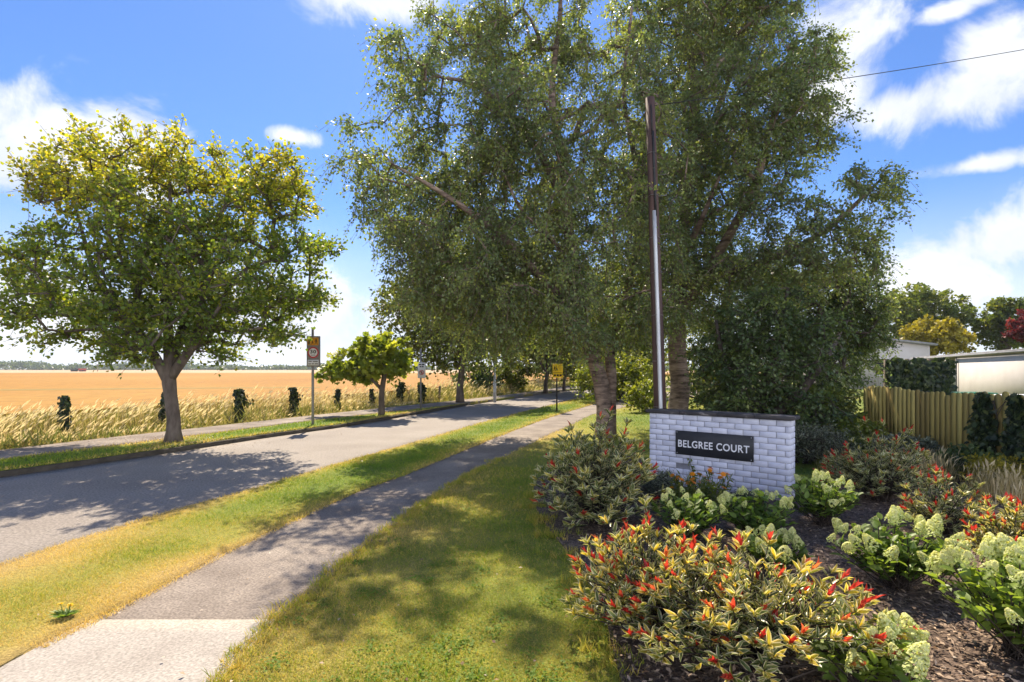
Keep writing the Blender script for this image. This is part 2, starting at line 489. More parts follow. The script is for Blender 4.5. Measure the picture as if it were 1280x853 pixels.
M['L_copper'] = leaf_mat('copper_leaf', [(0.0, (.06, .012, .014)), (0.5, (.13, .022, .025)), (1.0, (.22, .05, .04))], .35, (1.7, 1.0, .8))
M['L_ivy'] = leaf_mat('ivy_leaf', [(0.0, (.012, .022, .012)), (0.55, (.024, .040, .018)), (0.85, (.05, .075, .025)), (1.0, (.12, .14, .05))], .22, (1.5, 1.5, .6), rough=.42, spec=.3)
M['L_silver'] = leaf_mat('silver_leaf', [(0.0, (.06, .075, .05)), (0.5, (.12, .14, .09)), (1.0, (.30, .32, .24))], .3, (1.3, 1.3, .8))
M['L_photinia'] = leaf_mat('variegated_photinia_leaf', [(0.0, (.055, .085, .028)), (0.35, (.085, .125, .034)), (0.58, (.17, .19, .035)), (0.76, (.42, .34, .035)), (0.90, (.58, .42, .05)), (1.0, (.55, .17, .07))], .45, (1.5, 1.35, .6), rough=.28, spec=.6, margin=((.72, .66, .46), .85), gain=1.22)
M['L_red'] = leaf_mat('red_photinia_shoot', [(0.0, (.36, .022, .022)), (0.55, (.54, .050, .034)), (0.85, (.60, .11, .05)), (1.0, (.64, .32, .08))], .45, (1.35, 1.05, .8), rough=.32, spec=.5)
M['L_hyd'] = leaf_mat('hydrangea_leaf', [(0.0, (.055, .11, .026)), (0.5, (.115, .195, .042)), (1.0, (.23, .31, .058))], .46, (1.5, 1.45, .6), rough=.45)
M['L_floret'] = leaf_mat('hydrangea_floret', [(0.0, (.46, .54, .20)), (0.5, (.70, .72, .34)), (1.0, (.86, .83, .54))], .48, (1.2, 1.2, .75), rough=.6)
M['L_marig'] = leaf_mat('marigold_petal', [(0.0, (.62, .20, .01)), (1.0, (.75, .33, .02))], .3, (1.2, 1.1, .8))
M['L_yellow'] = leaf_mat('dandelion_petal', [(0.0, (.72, .50, .01)), (1.0, (.80, .60, .02))], .3, (1.2, 1.1, .8))
M['L_litter'] = leaf_mat('fallen_leaf', [(0.0, (.16, .09, .05)), (0.6, (.30, .19, .10)), (1.0, (.55, .48, .40))], .2, (1.2, 1.1, .8))
M['blade'] = leaf_mat('grass_blade', [(0.0, (.11, .20, .024)), (0.30, (.18, .26, .030)), (0.54, (.31, .325, .046)), (0.74, (.52, .38, .10)), (1.0, (.64, .47, .21))], .40, (1.4, 1.35, .6), rough=.6, spec=.2)
M['straw'] = leaf_mat('dry_tall_grass', [(0.0, (.14, .17, .045)), (0.3, (.31, .27, .09)), (0.6, (.47, .37, .19)), (1.0, (.66, .56, .38))], .45, (1.2, 1.15, .8), rough=.6, spec=.2)

# ------------------------------------------------------------------ ground, road, paths, field
_w = [(rng.normal(size=2) * f, rng.random() * 6.28) for f in (0.5, 0.8, 1.2, 1.9, 2.7, 4.1)]


def vn(x, y):
    """smooth random field, about -1..1"""
    s = 0
    for k, (d, p) in enumerate(_w):
        s = s + np.sin(x * d[0] + y * d[1] + p) / (1 + 0.35 * k)
    return s / 2.2


def ext(pts, back, fwd_pts):
    pts = [np.asarray(p, float) for p in pts]
    d = unit((pts[0] - pts[1])[None])[0]
    return np.array([pts[0] + d * back] + pts + [np.array((x, y, pts[-1][2])) for x, y in fwd_pts])


def xat(poly, y):
    return np.interp(y, poly[:, 1], poly[:, 0])


KB = ext([G(*p) for p in [(0, 597), (100, 583), (200, 568), (330, 548), (430, 534), (540, 515), (600, 504), (650, 496.5), (700, 490), (735, 487)]], 16, [(9.5, 49), (17, 60), (30, 74), (60, 96)])
RR = ext([G(*p) for p in [(0, 713), (100, 680), (200, 648), (300, 620), (400, 590), (500, 561), (600, 531), (660, 515), (700, 505), (735, 496)]], 8, [(9.5, 42), (18, 52), (32, 64), (60, 80)])
ZV = 0.045
PLl = ext([G(*p, .03) for p in [(0, 840), (60, 803), (125, 772), (200, 733), (280, 692), (380, 645), (445, 615), (500, 596), (560, 571), (620, 547), (675, 526), (710, 515), (740, 506)]], 4, [(9, 36), (18, 46), (32, 58), (60, 74)])
PRr = ext([G(*p, .03) for p in [(280, 850), (342, 780), (383, 750), (452, 688), (534, 629), (590, 593), (651, 562), (690, 543), (715, 532), (740, 519)]], 4, [(7, 27), (12, 34), (22, 44), (36, 55), (62, 70)])
ZL = 0.11
LLo = ext([G(*p, ZL) for p in [(0, 575), (120, 560), (240, 545), (390, 526), (480, 516), (560, 507), (620, 499), (670, 492)]], 20, [(6, 46), (15, 58), (29, 74), (58, 97)])
LUp = ext([G(*p, ZL) for p in [(0, 563), (120, 549), (240, 536), (390, 519.5), (480, 510), (560, 502), (620, 495.5), (665, 489.5)]], 20, [(5, 49), (14, 61), (28, 76), (57, 99)])
KB2 = KB + np.array((-.09, .02, 0))


def strip(name, A, B, z, mat, na=160, nb=9, attr=None, skirt=0.12, jag=0.0, **tags):
    """a sheet between two edge lines given from near to far"""
    y = np.linspace(0, 1, na) ** 1.8
    ya = A[0, 1] + (A[-1, 1] - A[0, 1]) * y
    yb = B[0, 1] + (B[-1, 1] - B[0, 1]) * y
    a = np.stack([xat(A, ya), ya, np.full(na, z)], -1)
    b = np.stack([xat(B, yb), yb, np.full(na, z)], -1)
    tt = np.linspace(0, 1, nb)
    v = a[:, None] * (1 - tt)[None, :, None] + b[:, None] * tt[None, :, None]
    if jag:
        v[:, 0, 0] += jag * (rng.random(na) - .5)
        v[:, -1, 0] += jag * (rng.random(na) - .5)
    sk0, sk1 = v[:, :1].copy(), v[:, -1:].copy()
    sk0[..., 2] -= skirt
    sk1[..., 2] -= skirt
    v = np.concatenate([sk0, v, sk1], 1)
    T = np.concatenate([[0], tt, [1]])
    if attr is not None:
        at = attr(v[..., 0], v[..., 1], np.broadcast_to(T, v.shape[:2]))
    else:
        at = 0.5 + 0 * v[..., 0]
    n1 = nb + 2
    i, j = np.meshgrid(np.arange(na - 1), np.arange(n1 - 1), indexing='ij')
    q = np.stack([i * n1 + j, i * n1 + j + 1, (i + 1) * n1 + j + 1, (i + 1) * n1 + j], -1).reshape(-1, 4)
    mb = MB().add(v.reshape(-1, 3), f4=q, a=np.clip(at, 0, 1).ravel())
    return mb.build(name, mat, kind='structure', **tags)


def dry_verge(x, y, tq):
    e = np.abs(2 * tq - 1)
    return np.clip(0.28 + 0.52 * e ** 2.0 + 0.20 * vn(x * 1.3, y * 1.3) + 0.22 * np.clip((7.0 - y) / 3, 0, 1) - 0.10 * np.clip((y - 7) / 4, 0, 1), 0, 1)


def dry_lawn(x, y, left):
    return np.clip(0.27 + 0.28 * np.exp(-np.abs(x - left) / 0.55) + 0.24 * vn(x * 1.1 + 3, y * 1.1) + .16 * np.clip((4.6 - y), 0, 1), 0, 1)


# base sheet out to the horizon
mb = MB()
mb.add([(-4000, -300, -.14), (4000, -300, -.14), (4000, 6000, -.14), (-4000, 6000, -.14)], f4=[(0, 1, 2, 3)])
mb.build('ground', M['soil'], kind='structure')

strip('road', KB, RR, 0.0, M['asphalt'], 200, 9, attr=lambda x, y, tq: 0.35 + 0.9 * np.clip(np.abs(tq - .5) - .40, 0, 1) * 6)
strip('kerb', KB2, KB, 0.085, M['kerb'], 200, 3, jag=.05)
strip('grass_verge', LLo, KB2, ZL, M['turf'], 200, 9, attr=lambda x, y, tq: 1 - np.clip(dry_verge(x, y, tq) - .05 - .25 * (y < 11.5), 0, 1), jag=.05)
strip('footpath', LUp, LLo, ZL + .004, M['tarpath'], 200, 5)
strip('roadside_verge', RR, PLl, ZV, M['turf'], 220, 15, attr=lambda x, y, tq: 1 - dry_verge(x, y, tq), jag=.07)
strip('tarmac_path', PLl + np.array((-.05, 0, 0)), PRr + np.array((.05, 0, 0)), 0.03, M['tarpath'], 200, 7, jag=.03)
# pale concrete slab that ends in a straight joint across the path
yj = G(240, 774.5, .036)[1]
i0, i1 = xat(PLl, yj) - .02, xat(PRr, yj) + .0
sl = []
for yy in np.linspace(1.2, yj, 14):
    sl.append((xat(PLl, yy) - .03 + .02 * rng.random(), xat(PRr, yy) + .02 * rng.random(), yy))
mb = MB()
vv = [(a, y, .036) for a, b, y in sl] + [(b, y, .036) for a, b, y in sl] + [(i0, yj, -.02), (i1, yj, -.02)]
n = len(sl)
mb.add(vv, f4=[(k, n + k, n + k + 1, k + 1) for k in range(n - 1)] + [(n - 1, 2 * n - 1, 2 * n + 1, 2 * n)])
mb.build('concrete_path', M['concrete'], kind='structure')

FARR = np.array([(90, -2, ZV), (90, 30, ZV), (110, 75, ZV)])
strip('lawn', PRr, FARR, ZV, M['turf'], 150, 60, attr=lambda x, y, tq: 1 - dry_lawn(x, y, xat(PRr, y)), jag=.0)


def flat(name, pts, z, mat, skirt=.1, kind='structure'):
    import bmesh
    bm = bmesh.new()
    vs = [bm.verts.new((float(p[0]), float(p[1]), z)) for p in pts]
    f = bm.faces.new(vs)
    if f.normal.z < 0:
        f.normal_flip()
    bmesh.ops.triangulate(bm, faces=[f])
    nn = len(pts)
    lo = [bm.verts.new((float(p[0]), float(p[1]), z - skirt)) for p in pts]
    for k in range(nn):
        bm.faces.new((vs[k], vs[(k + 1) % nn], lo[(k + 1) % nn], lo[k]))
    bmesh.ops.recalc_face_normals(bm, faces=bm.faces)
    me = bpy.data.meshes.new(name)
    bm.to_mesh(me)
    bm.free()
    me.materials.append(mat)
    o = bpy.data.objects.new(name, me)
    C.objects.link(o)
    if kind:
        o['kind'] = kind
    return o


BED = [G(px, py, .06)[:2] for px, py in [(790, 900), (765, 853), (768, 800), (742, 735), (712, 690), (682, 655), (668, 625), (672, 598), (705, 585), (750, 576), (800, 570), (815, 595)]]
BED += [G(px, py, .06)[:2] for px, py in [(905, 600), (1000, 622), (1045, 606), (1040, 585), (1025, 572), (1045, 560), (1120, 548)]]
BED += [np.array((12, 15)), np.array((12, 6)), np.array((9, 1.0)), np.array((.9, 1.0)), np.array((.72, 2.0))]
BEDP = smooth_path([(p[0], p[1], 0) for p in BED], 90)
flat('mulch_bed', BEDP, .062, M['mulch'], .05)

# golden crop beyond the fence line, pale stubble behind it
FL = [(-27, -6), (-14.2, 11.2), (-12.3, 13.7), (-9.9, 17.8), (-7.9, 21.9), (-5.7, 27.5), (-1.2, 42), (6, 64), (28, 110)]
WF = [(x - .9, y + .5) for x, y in FL] + [(70, 150), (-700, 150), (-700, -6)]
flat('wheat_field', WF, .50, M['wheat'], .6)
tl = [G(px, py, .5) for px, py in [(-60, 489), (60, 488), (190, 486.5), (330, 485.5), (400, 485)]] + [G(px, py, .5) for px, py in [(400, 484), (330, 484.3), (190, 485.2), (60, 486.4), (-60, 487.2)]]
flat('field_track', [(q[0], q[1]) for q in tl], .506, M['track'], .02)
flat('stubble_field', [(-900, 150.5), (900, 150.5), (900, 640), (-900, 640)], .12, M['stubble'], .2)
strip('field_margin', np.array([(p[0] - 1.2, p[1], 0) for p in FL]), LUp, ZL - .004, M['turf'], 120, 7, attr=lambda x, y, tq: .35 + .3 * vn(x, y))

# ------------------------------------------------------------------ grass (uncountable)


def scatter(n, x0, x1, y0, y1, power=2.0):
    """points in a rectangle, thinned with distance from the viewpoint"""
    u = rng.random(n)
    if power == 2.0:
        y = 1 / (1 / y0 - u * (1 / y0 - 1 / y1))
    else:
        y = y0 * (y1 / y0) ** u
    return np.stack([x0 + (x1 - x0) * rng.random(n), y], -1)


def blades(mb, p, z, hgt, wid, lean, rnd, tpl=T_TRI):
    n = len(p)
    pos = np.column_stack([p, np.full(n, z) if np.isscalar(z) else z])
    ax = np.column_stack([rng.normal(size=(n, 2)) * lean, np.ones(n)])
    nr = np.column_stack([rng.normal(size=(n, 2)), np.zeros(n)])
    mb.leaves(pos, ax, nr, hgt, wid, tpl, rnd)


BX = np.asarray(BEDP)
# near lawn
mb = MB()
p = np.vstack([scatter(210000, -2.2, 2.2, 2.3, 9), scatter(100000, -1.5, 9, 6, 34)])
left = xat(PRr, p[:, 1])
ok = (p[:, 0] > left - .03 - .06 * rng.random(len(p))) & ~curve_ok(BX, p - np.column_stack([.10 * rng.random(len(p)) ** 2, .06 * rng.normal(size=len(p))]))
p, left = p[ok], left[ok]
d = dry_lawn(p[:, 0], p[:, 1], left)
sc = np.clip(p[:, 1] / 5, .8, 4)
cl_ = vn(p[:, 0] * 9, p[:, 1] * 9)
blades(mb, p, ZV - .006, (.020 + .026 * rng.random(len(p)) + .010 * cl_) * sc ** .35, .0044 * sc ** .9, .75, np.clip(d * .95 + rng.normal(size=len(p)) * .20 + .08 - .10 * cl_, 0, 1))
# longer tufts along the path edge and the bed, and flat clover patches
def edge_tufts(mb, pts, z, k, h0):
    for c in pts:
        m_ = int(rng.integers(5, k))
        q = c[:2] + rng.normal(size=(m_, 2)) * .022
        blades(mb, q, z - .006, h0 * (.5 + rng.random(m_)), .005, .5, np.clip(.30 + .35 * rng.random() + .2 * rng.random(m_), 0, 1), T_BLADE)
yy = rng.uniform(2.4, 10, 420)
edge_tufts(mb, np.column_stack([xat(PRr, yy) + .05 * rng.normal(size=420) - .01, yy]), ZV, 16, .05)
sel = BX[(BX[:, 0] < 1.6) & (BX[:, 1] < 7)]
ii = rng.integers(0, len(sel), 380)
edge_tufts(mb, np.column_stack([sel[ii, 0] - .03 + .09 * rng.normal(size=380), sel[ii, 1] + .08 * rng.normal(size=380)]), ZV + .01, 18, .07)
cp_ = scatter(120, -1.4, 1.2, 2.5, 9)
cp_ = cp_[(cp_[:, 0] > xat(PRr, cp_[:, 1]) + .1) & ~curve_ok(BX, cp_)]
for c in cp_:
    m_ = int(rng.integers(12, 60))
    q = c + rng.normal(size=(m_, 2)) * (.03 + .05 * rng.random())
    mb.leaves(np.column_stack([q, np.full(m_, ZV + .012)]), np.column_stack([rng.normal(size=(m_, 2)), np.full(m_, .3)]), np.column_stack([rng.normal(size=(m_, 2)) * .3, np.ones(m_)]), .016 + .014 * rng.random(m_), .014, T_QUAD, .22 * rng.random(m_))
mb.build('lawn_grass', M['blade'], kind='stuff')
# verge beside the road
mb = MB()
p = np.vstack([scatter(200000, -5.0, .5, 3.2, 11), scatter(110000, -3.2, 6, 9, 40)])
a, b = xat(RR, p[:, 1]), xat(PLl, p[:, 1])
tq = (p[:, 0] - a) / (b - a)
ok = (tq > -.02 - .02 * rng.random(len(p))) & (tq < 1.02 + .03 * rng.random(len(p)))
p, tq = p[ok], tq[ok]
d = dry_verge(p[:, 0], p[:, 1], tq)
sc = np.clip(p[:, 1] / 5, .8, 5)
cl_ = vn(p[:, 0] * 9, p[:, 1] * 9)
blades(mb, p, ZV - .008, (.020 + .026 * rng.random(len(p)) + .010 * cl_) * sc ** .4, .0046 * sc ** .9, .75, np.clip(d * 1.02 + rng.normal(size=len(p)) * .19 + .05 - .10 * cl_, 0, 1))
mb.build('verge_grass', M['blade'], kind='stuff')
# far verge
mb = MB()
p = scatter(150000, -14, 4, 7.5, 45)
a, b = xat(LLo, p[:, 1]), xat(KB2, p[:, 1])
tq = (p[:, 0] - a) / (b - a)
ok = (tq > -.03) & (tq < 1.03 + .05 * rng.random(len(p)))
p, tq = p[ok], tq[ok]
d = np.clip(dry_verge(p[:, 0], p[:, 1], tq) - .12 * (p[:, 1] < 11) + .05, 0, 1)
brown = np.exp(-((p[:, 0] + 7.6) ** 2 + (p[:, 1] - 11.6) ** 2) / 1.1)
blades(mb, p, ZL - .008, .04 + .04 * rng.random(len(p)), .011 + .0005 * p[:, 1], .6, np.clip(d + rng.normal(size=len(p)) * .14 + .5 * brown, 0, 1))
mb.build('kerbside_grass', M['blade'], kind='stuff')
# tall uncut grass along the field, thin where the posts stand
POSTS = [(82, 543), (204, 533), (300, 526), (369, 519), (423, 513), (465, 508), (500, 504), (527, 503)]
mb = MB()
p = scatter(150000, -30, 6, 6.5, 60)
b = xat(LUp, p[:, 1])
wdt = b - p[:, 0]
ok = (wdt > .12 + .25 * rng.random(len(p))) & (wdt < 3.4)
p, wdt = p[ok], wdt[ok]
n = len(p)
hg = np.clip(.08 + .64 * np.clip((wdt - .45) / 1.1, 0, 1) + .24 * vn(p[:, 0] * .8, p[:, 1] * .8), .08, 1.15) * (.55 + .6 * rng.random(n))
for (px_, py_) in POSTS:
    pb_ = G(px_, py_, ZL)
    near = (np.abs(p[:, 0] - pb_[0] * p[:, 1] / pb_[1]) < .30) & (p[:, 1] < pb_[1] + .1) & (p[:, 1] > pb_[1] - 2.2)
    hg = np.where(near, hg * .38, hg)
tone = np.clip(.38 + .30 * vn(p[:, 0] * .7 + 9, p[:, 1] * .7) + rng.normal(size=n) * .22, 0, 1)
pos = np.column_stack([p, np.full(n, ZL - .01)])
ax = np.column_stack([rng.normal(size=n) * .22 + .22, rng.normal(size=n) * .2, np.ones(n)])
nr = np.column_stack([rng.normal(size=(n, 2)), np.zeros(n)])
mb.leaves(pos, ax, nr, hg, .016 + .0006 * p[:, 1], T_BLADE, tone)
tip = pos + unit(ax) * hg[:, None] * .93 + np.array((.0, 0, .0))
k = rng.random(n) < .42
ax2 = ax[k] + np.array((.7, 0, -.2))
mb.leaves(tip[k] - unit(ax2) * .04, ax2, nr[k], .14 + .12 * rng.random(k.sum()), .022 + .0008 * p[k, 1], T_QUAD, np.clip(.8 + .2 * rng.random(k.sum()), 0, 1))
# green growth at the foot
p = scatter(110000, -30, 6, 6.5, 60)
b = xat(LUp, p[:, 1])
wdt = b - p[:, 0]
ok = (wdt > .02) & (wdt < 2.2)
p = p[ok]
n = len(p)
hh = (.22 + .40 * rng.random(n)) * np.clip(.8 + .6 * vn(p[:, 0] * .9, p[:, 1] * .9), .3, 1.5)
pos = np.column_stack([p, np.full(n, ZL - .01)])
ax = np.column_stack([rng.normal(size=(n, 2)) * .5, np.ones(n)])
nr = np.column_stack([rng.normal(size=(n, 2)), np.zeros(n)])
mb.leaves(pos, ax, nr, hh, .022 + .0007 * p[:, 1], T_BLADE, np.clip(.06 + .2 * vn(p[:, 0], p[:, 1]) + .22 * rng.random(n), 0, 1))
mb.build('tall_grass', M['straw'], kind='stuff')
# bark chips
mb = MB()
p = scatter(26000, .6, 7, 2.2, 8)
p = p[curve_ok(BX, p)]
n = len(p)
ax = np.column_stack([rng.normal(size=(n, 2)), rng.normal(size=n) * .25])
nr = np.column_stack([rng.normal(size=(n, 2)) * .35, np.ones(n)])
mb.leaves(np.column_stack([p, .066 + .018 * rng.random(n)]), ax, nr, .02 + .045 * rng.random(n), .008 + .016 * rng.random(n), T_QUAD, rng.random(n))
mb.build('bark_chips', M['chips'], kind='stuff')
# fallen leaves
mb = MB()
q = np.vstack([scatter(150, -3.5, 2.5, 2.4, 10), np.array((-7.6, 11.9)) + rng.normal(size=(900, 2)) * np.array((.9, .45)), scatter(350, 1, 6, 2.5, 8), scatter(160, -10, -1, 6, 20)])
n = len(q)
zz = np.where(q[:, 0] < xat(KB, q[:, 1]), ZL + .02, np.where(q[:, 0] < xat(RR, q[:, 1]), .006, np.where(curve_ok(BX, q), .09, ZV + .018)))
ax = np.column_stack([rng.normal(size=(n, 2)), rng.normal(size=n) * .2])
nr = np.column_stack([rng.normal(size=(n, 2)) * .3, np.ones(n)])
mb.leaves(np.column_stack([q, zz]), ax, nr, .016 + .022 * rng.random(n), .010 + .014 * rng.random(n), T_QUAD, rng.random(n) ** 1.5)
mb.build('fallen_leaves', M['L_litter'], kind='stuff')

# ------------------------------------------------------------------ trees and shrubs


def blob(px, py, d, rx, ry, rd):
    """ellipsoid of foliage: centre and half sizes"""
    c = At(px, py, d)
    return (*c, rx / F * d, rd, ry / F * d)


def crown_points(blobs, n, mind, gap, shell=.45):
    B = np.array([b[:6] for b in blobs], float)
    vol = B[:, 3] * B[:, 4] * B[:, 5]
    vol = vol ** .68
    got, tries = [], 0
    ph = rng.random(3) * 10
    P = np.zeros((0, 3))
    while len(P) < n and tries < 60:
        tries += 1
        m_ = n * 3
        k = rng.choice(len(B), m_, p=vol / vol.sum())
        u = unit(rng.normal(size=(m_, 3))) * (rng.random(m_) ** shell)[:, None]
        q = B[k, :3] + u * B[k, 3:6]
        f = np.sin(q[:, 0] * 1.9 + ph[0]) * np.sin(q[:, 1] * 1.7 + ph[1]) * np.sin(q[:, 2] * 2.1 + ph[2])
        q = q[(f > -1 + gap) | (rng.random(m_) < .35)]
        for c in q:
            if len(P) >= n:
                break
            if len(P) == 0 or np.min(np.sum((P - c) ** 2, 1)) > mind * mind:
                P = np.vstack([P, c])
    return P


def plant_mesh(base, trunks, centres, bark, leafm, tpl, leaf, n_twig, n_leaf, spread, up=0.2, droop=0.0, rmin=.012, rpow=.46,
               lift=.12, flat_=0.7, seglen=.6, trunk_sides=14, ljit=.05, hue=.5, twr=.006, trunk_wob=.08, lownode=0.0, axdrop=-.35, tone=None):
    """trunk + limbs grown to every foliage centre, twigs at each centre, leaves along every twig.
    Returns the MB of wood and the MB of leaves, local to base."""
    base = np.asarray(base, float)
    wood, lf = MB(), MB()
    nodes, par, rad0 = [], [], []
    for pts, r in trunks:
        n = max(6, int(np.sum(np.linalg.norm(np.diff(np.asarray(pts, float), axis=0), axis=1)) / .25))
        sp = smooth_path(pts, n)
        cum = np.concatenate([[0], np.cumsum(np.linalg.norm(np.diff(np.asarray(pts, float), axis=0), axis=1))])
        rr = np.interp(np.linspace(0, cum[-1], n), cum, r)
        wood.tube(sp - base, rr, trunk_sides, wob=trunk_wob)
        st = len(nodes)
        for i in range(n):
            nodes.append(sp[i])
            par.append(st + i - 1 if i else -1)
            rad0.append(rr[i])
    n0 = len(nodes)
    nodes = list(nodes)
    zlow = lownode
    arr = np.array(nodes)
    hub = arr[int(n0 * .6)]
    order = np.argsort(np.linalg.norm(centres - hub, axis=1))
    valid = arr[:, 2] - base[2] >= zlow
    leafnode = []
    for ci in order:
        c = centres[ci]
        dv = c - arr
        dist = np.linalg.norm(dv, axis=1)
        cost = dist + 1.2 * np.maximum(0, arr[:, 2] - c[2] - .15 * dist - (droop * 1.0)) + np.where(valid, 0, 50)
        j = int(np.argmin(cost))
        k = max(1, int(math.ceil(dist[j] / seglen)))
        prev = j
        new = []
        for s in range(1, k + 1):
            u = s / k
            q = arr[j] + dv[j] * u
            q = q + np.array((0, 0, lift * dist[j] * math.sin(math.pi * u)))
            if s < k:
                q = q + rng.normal(size=3) * .05 * min(1, dist[j])
            nodes.append(q)
            par.append(prev)
            rad0.append(0)
            prev = len(nodes) - 1
            new.append(q)
        arr = np.vstack([arr, new])
        valid = np.concatenate([valid, np.ones(len(new), bool)])
        leafnode.append((prev, ci))
    cnt = np.zeros(len(nodes))
    for nd, _ in leafnode:
        cnt[nd] += 1
    for i in range(len(nodes) - 1, n0 - 1, -1):
        cnt[par[i]] += cnt[i] if par[i] >= n0 else 0
    r = rmin * np.maximum(cnt, 1) ** rpow
    P = np.array(nodes)
    idx = np.arange(n0, len(nodes))
    pa = np.array(par)[idx]
    rp = np.where(pa < n0, np.minimum(np.array(rad0)[pa] * .9 + 1e-4, r[idx] * 1.25), np.minimum(r[pa], r[idx] * 1.6))
    wood.frusta(P[pa] - base, P[idx] - base, rp, np.minimum(r[idx], rp), 6)
    # twigs and leaves
    nc = len(centres)
    c = np.repeat(centres, n_twig, 0)
    dr = rng.normal(size=(nc * n_twig, 3)) * np.array((1, 1, flat_))
    outw = np.repeat(unit(centres - hub), n_twig, 0)
    dr = unit(dr + outw * .45 + np.array((0, 0, up)))
    tl = spread * (.45 + .8 * rng.random(len(dr)))

    def tw(u):
        u = np.asarray(u)[..., None]
        return c + dr * (tl[:, None] * u) + np.array((0, 0, -1.0)) * (droop * tl[:, None] * u * u)
    for s0, s1 in ((0, .5), (.5, 1)):
        wood.frusta(tw(np.full(len(c), s0)) - base, tw(np.full(len(c), s1)) - base, twr * (1 - .4 * s0), twr * (1 - .4 * s1), 3)
    hues = np.repeat(rng.random(nc), n_twig)
    if tone is not None:
        hues = np.clip(hues * .6 + np.repeat(tone(centres), n_twig), 0, 1)
    for k in range(n_leaf):
        u = np.clip((k + rng.random(len(c))) / n_leaf, .08, 1)
        pos = tw(u) + rng.normal(size=c.shape) * ljit
        ax = dr + rng.normal(size=c.shape) * .75 + np.array((0, 0, axdrop - droop * .4))
        nr = rng.normal(size=c.shape) * .8 + np.array((0, 0, .9))
        L = leaf[0] * (.7 + .55 * rng.random(len(c)))
        lf.leaves(pos - base, ax, nr, L, L * leaf[1], tpl, np.clip(hues * hue + rng.random(len(c)) * (1 - hue), 0, 1))
    return wood, lf


def tree(name, label, cat, base, trunks, centres, bark, leafm, group=None, wood_name='trunk', leaf_name='crown', **kw):
    root = thing(name, label, cat, base, 0, group)
    wood, lf = plant_mesh(base, trunks, centres, bark, leafm, **kw)
    wood.build(wood_name, bark, root, True)
    lf.build(leaf_name, leafm, root)
    return root


# --- field maple by the kerb, left
b0 = G(217, 552, ZL)
Dm = b0[1]
mtr = [([b0 + (0, 0, -.05), b0 + (0, 0, .12), b0 + (0, 0, .5), At(214, 500, Dm), At(211, 472, Dm), At(212, 440, Dm), At(209, 380, Dm + .1), At(214, 300, Dm), At(212, 220, Dm)], [.21, .155, .132, .125, .14, .11, .085, .06, .03]),
       ([At(212, 474, Dm), At(230, 448, Dm - .1), At(250, 415, Dm - .3), At(252, 370, Dm - .6), At(285, 300, Dm - .8)], [.105, .095, .08, .06, .03]),
       ([At(211, 478, Dm), At(190, 440, Dm - .1), At(160, 400, Dm - .3), At(120, 345, Dm - .3), At(100, 280, Dm)], [.11, .095, .08, .06, .03]),
       ([At(212, 470, Dm), At(222, 430, Dm + .6), At(240, 380, Dm + 1.2), At(262, 300, Dm + 1.6)], [.13, .11, .09, .04])]
mbl = [blob(215, 320, Dm, 170, 62, 2.5), blob(215, 250, Dm, 150, 50, 2.2), blob(215, 432, Dm, 75, 24, 1.6), blob(205, 375, Dm, 110, 36, 2.0), blob(95, 385, Dm, 82, 24, 1.9), blob(325, 375, Dm, 80, 26, 2.0), blob(85, 230, Dm, 40, 38, 1.3),
       blob(345, 235, Dm, 40, 42, 1.4), blob(200, 207, Dm, 110, 26, 1.7), blob(38, 335, Dm, 32, 28, 1.1), blob(392, 310, Dm, 28, 38, 1.1), blob(30, 398, Dm, 32, 13, .9), blob(385, 378, Dm, 30, 13, .9), blob(215, 400, Dm, 95, 26, 2.2), blob(330, 415, Dm, 48, 11, 1.0), blob(100, 425, Dm, 52, 10, 1.2), blob(160, 440, Dm, 34, 12, .9), blob(265, 440, Dm, 25, 12, .8)]
mc = crown_points(mbl, 720, .235, .85, .5)
top_yellow = lambda c: np.clip((c[:, 2] - 4.3) / 2.3, 0, .75) + np.where((c[:, 0] < -8.2) & (c[:, 2] > 4.9), .12, 0)  # leaf tone gets yellower with height
tree('maple_tree', 'broad spreading maple with yellower top leaves standing on the kerbside verge at left', 'tree', b0, mtr, mc, M['bark'], M['L_maple'],
     tpl=T_QUAD, leaf=(.078, .92), n_twig=9, n_leaf=9, spread=.40, up=.5, droop=.12, lownode=1.2, rmin=.009, tone=top_yellow, ljit=.06)

# --- silver birch with two trunks, centre
rng = np.random.default_rng(29)
b1 = G(757, 546, ZV)
Db = b1[1]
btr = [([b1 + (0, 0, -.05), b1 + (-.02, 0, .25), At(755, 505, Db), At(748, 465, Db), At(735, 430, Db), At(722, 370, Db - .1), At(712, 300, Db - .2), At(705, 220, Db - .1), At(690, 120, Db), At(700, 20, Db), At(700, -60, Db)],
        [.27, .215, .19, .18, .175, .15, .125, .10, .08, .055, .025]),
       ([b1 + (.15, .25, -.05), b1 + (.16, .28, .4), At(764, 470, Db + .35), At(764, 430, Db + .5), At(790, 340, Db + .8), At(800, 240, Db + 1), At(780, 120, Db + 1), At(790, 10, Db + 1)], [.17, .145, .135, .12, .10, .075, .05, .03]),
       ([At(728, 400, Db - .1), At(680, 350, Db - .8), At(620, 290, Db - 1.2), At(550, 240, Db - 1.8), At(490, 205, Db - 2.2)], [.12, .10, .075, .05, .02]),
       ([At(710, 260, Db - .2), At(660, 170, Db - .5), At(600, 110, Db - 1.4), At(540, 95, Db - 2.2)], [.10, .075, .05, .02]),
       ([At(716, 330, Db - .1), At(690, 300, Db - .8), At(650, 260, Db - 1.3), At(620, 190, Db - 1.5)], [.07, .05, .035, .015])]
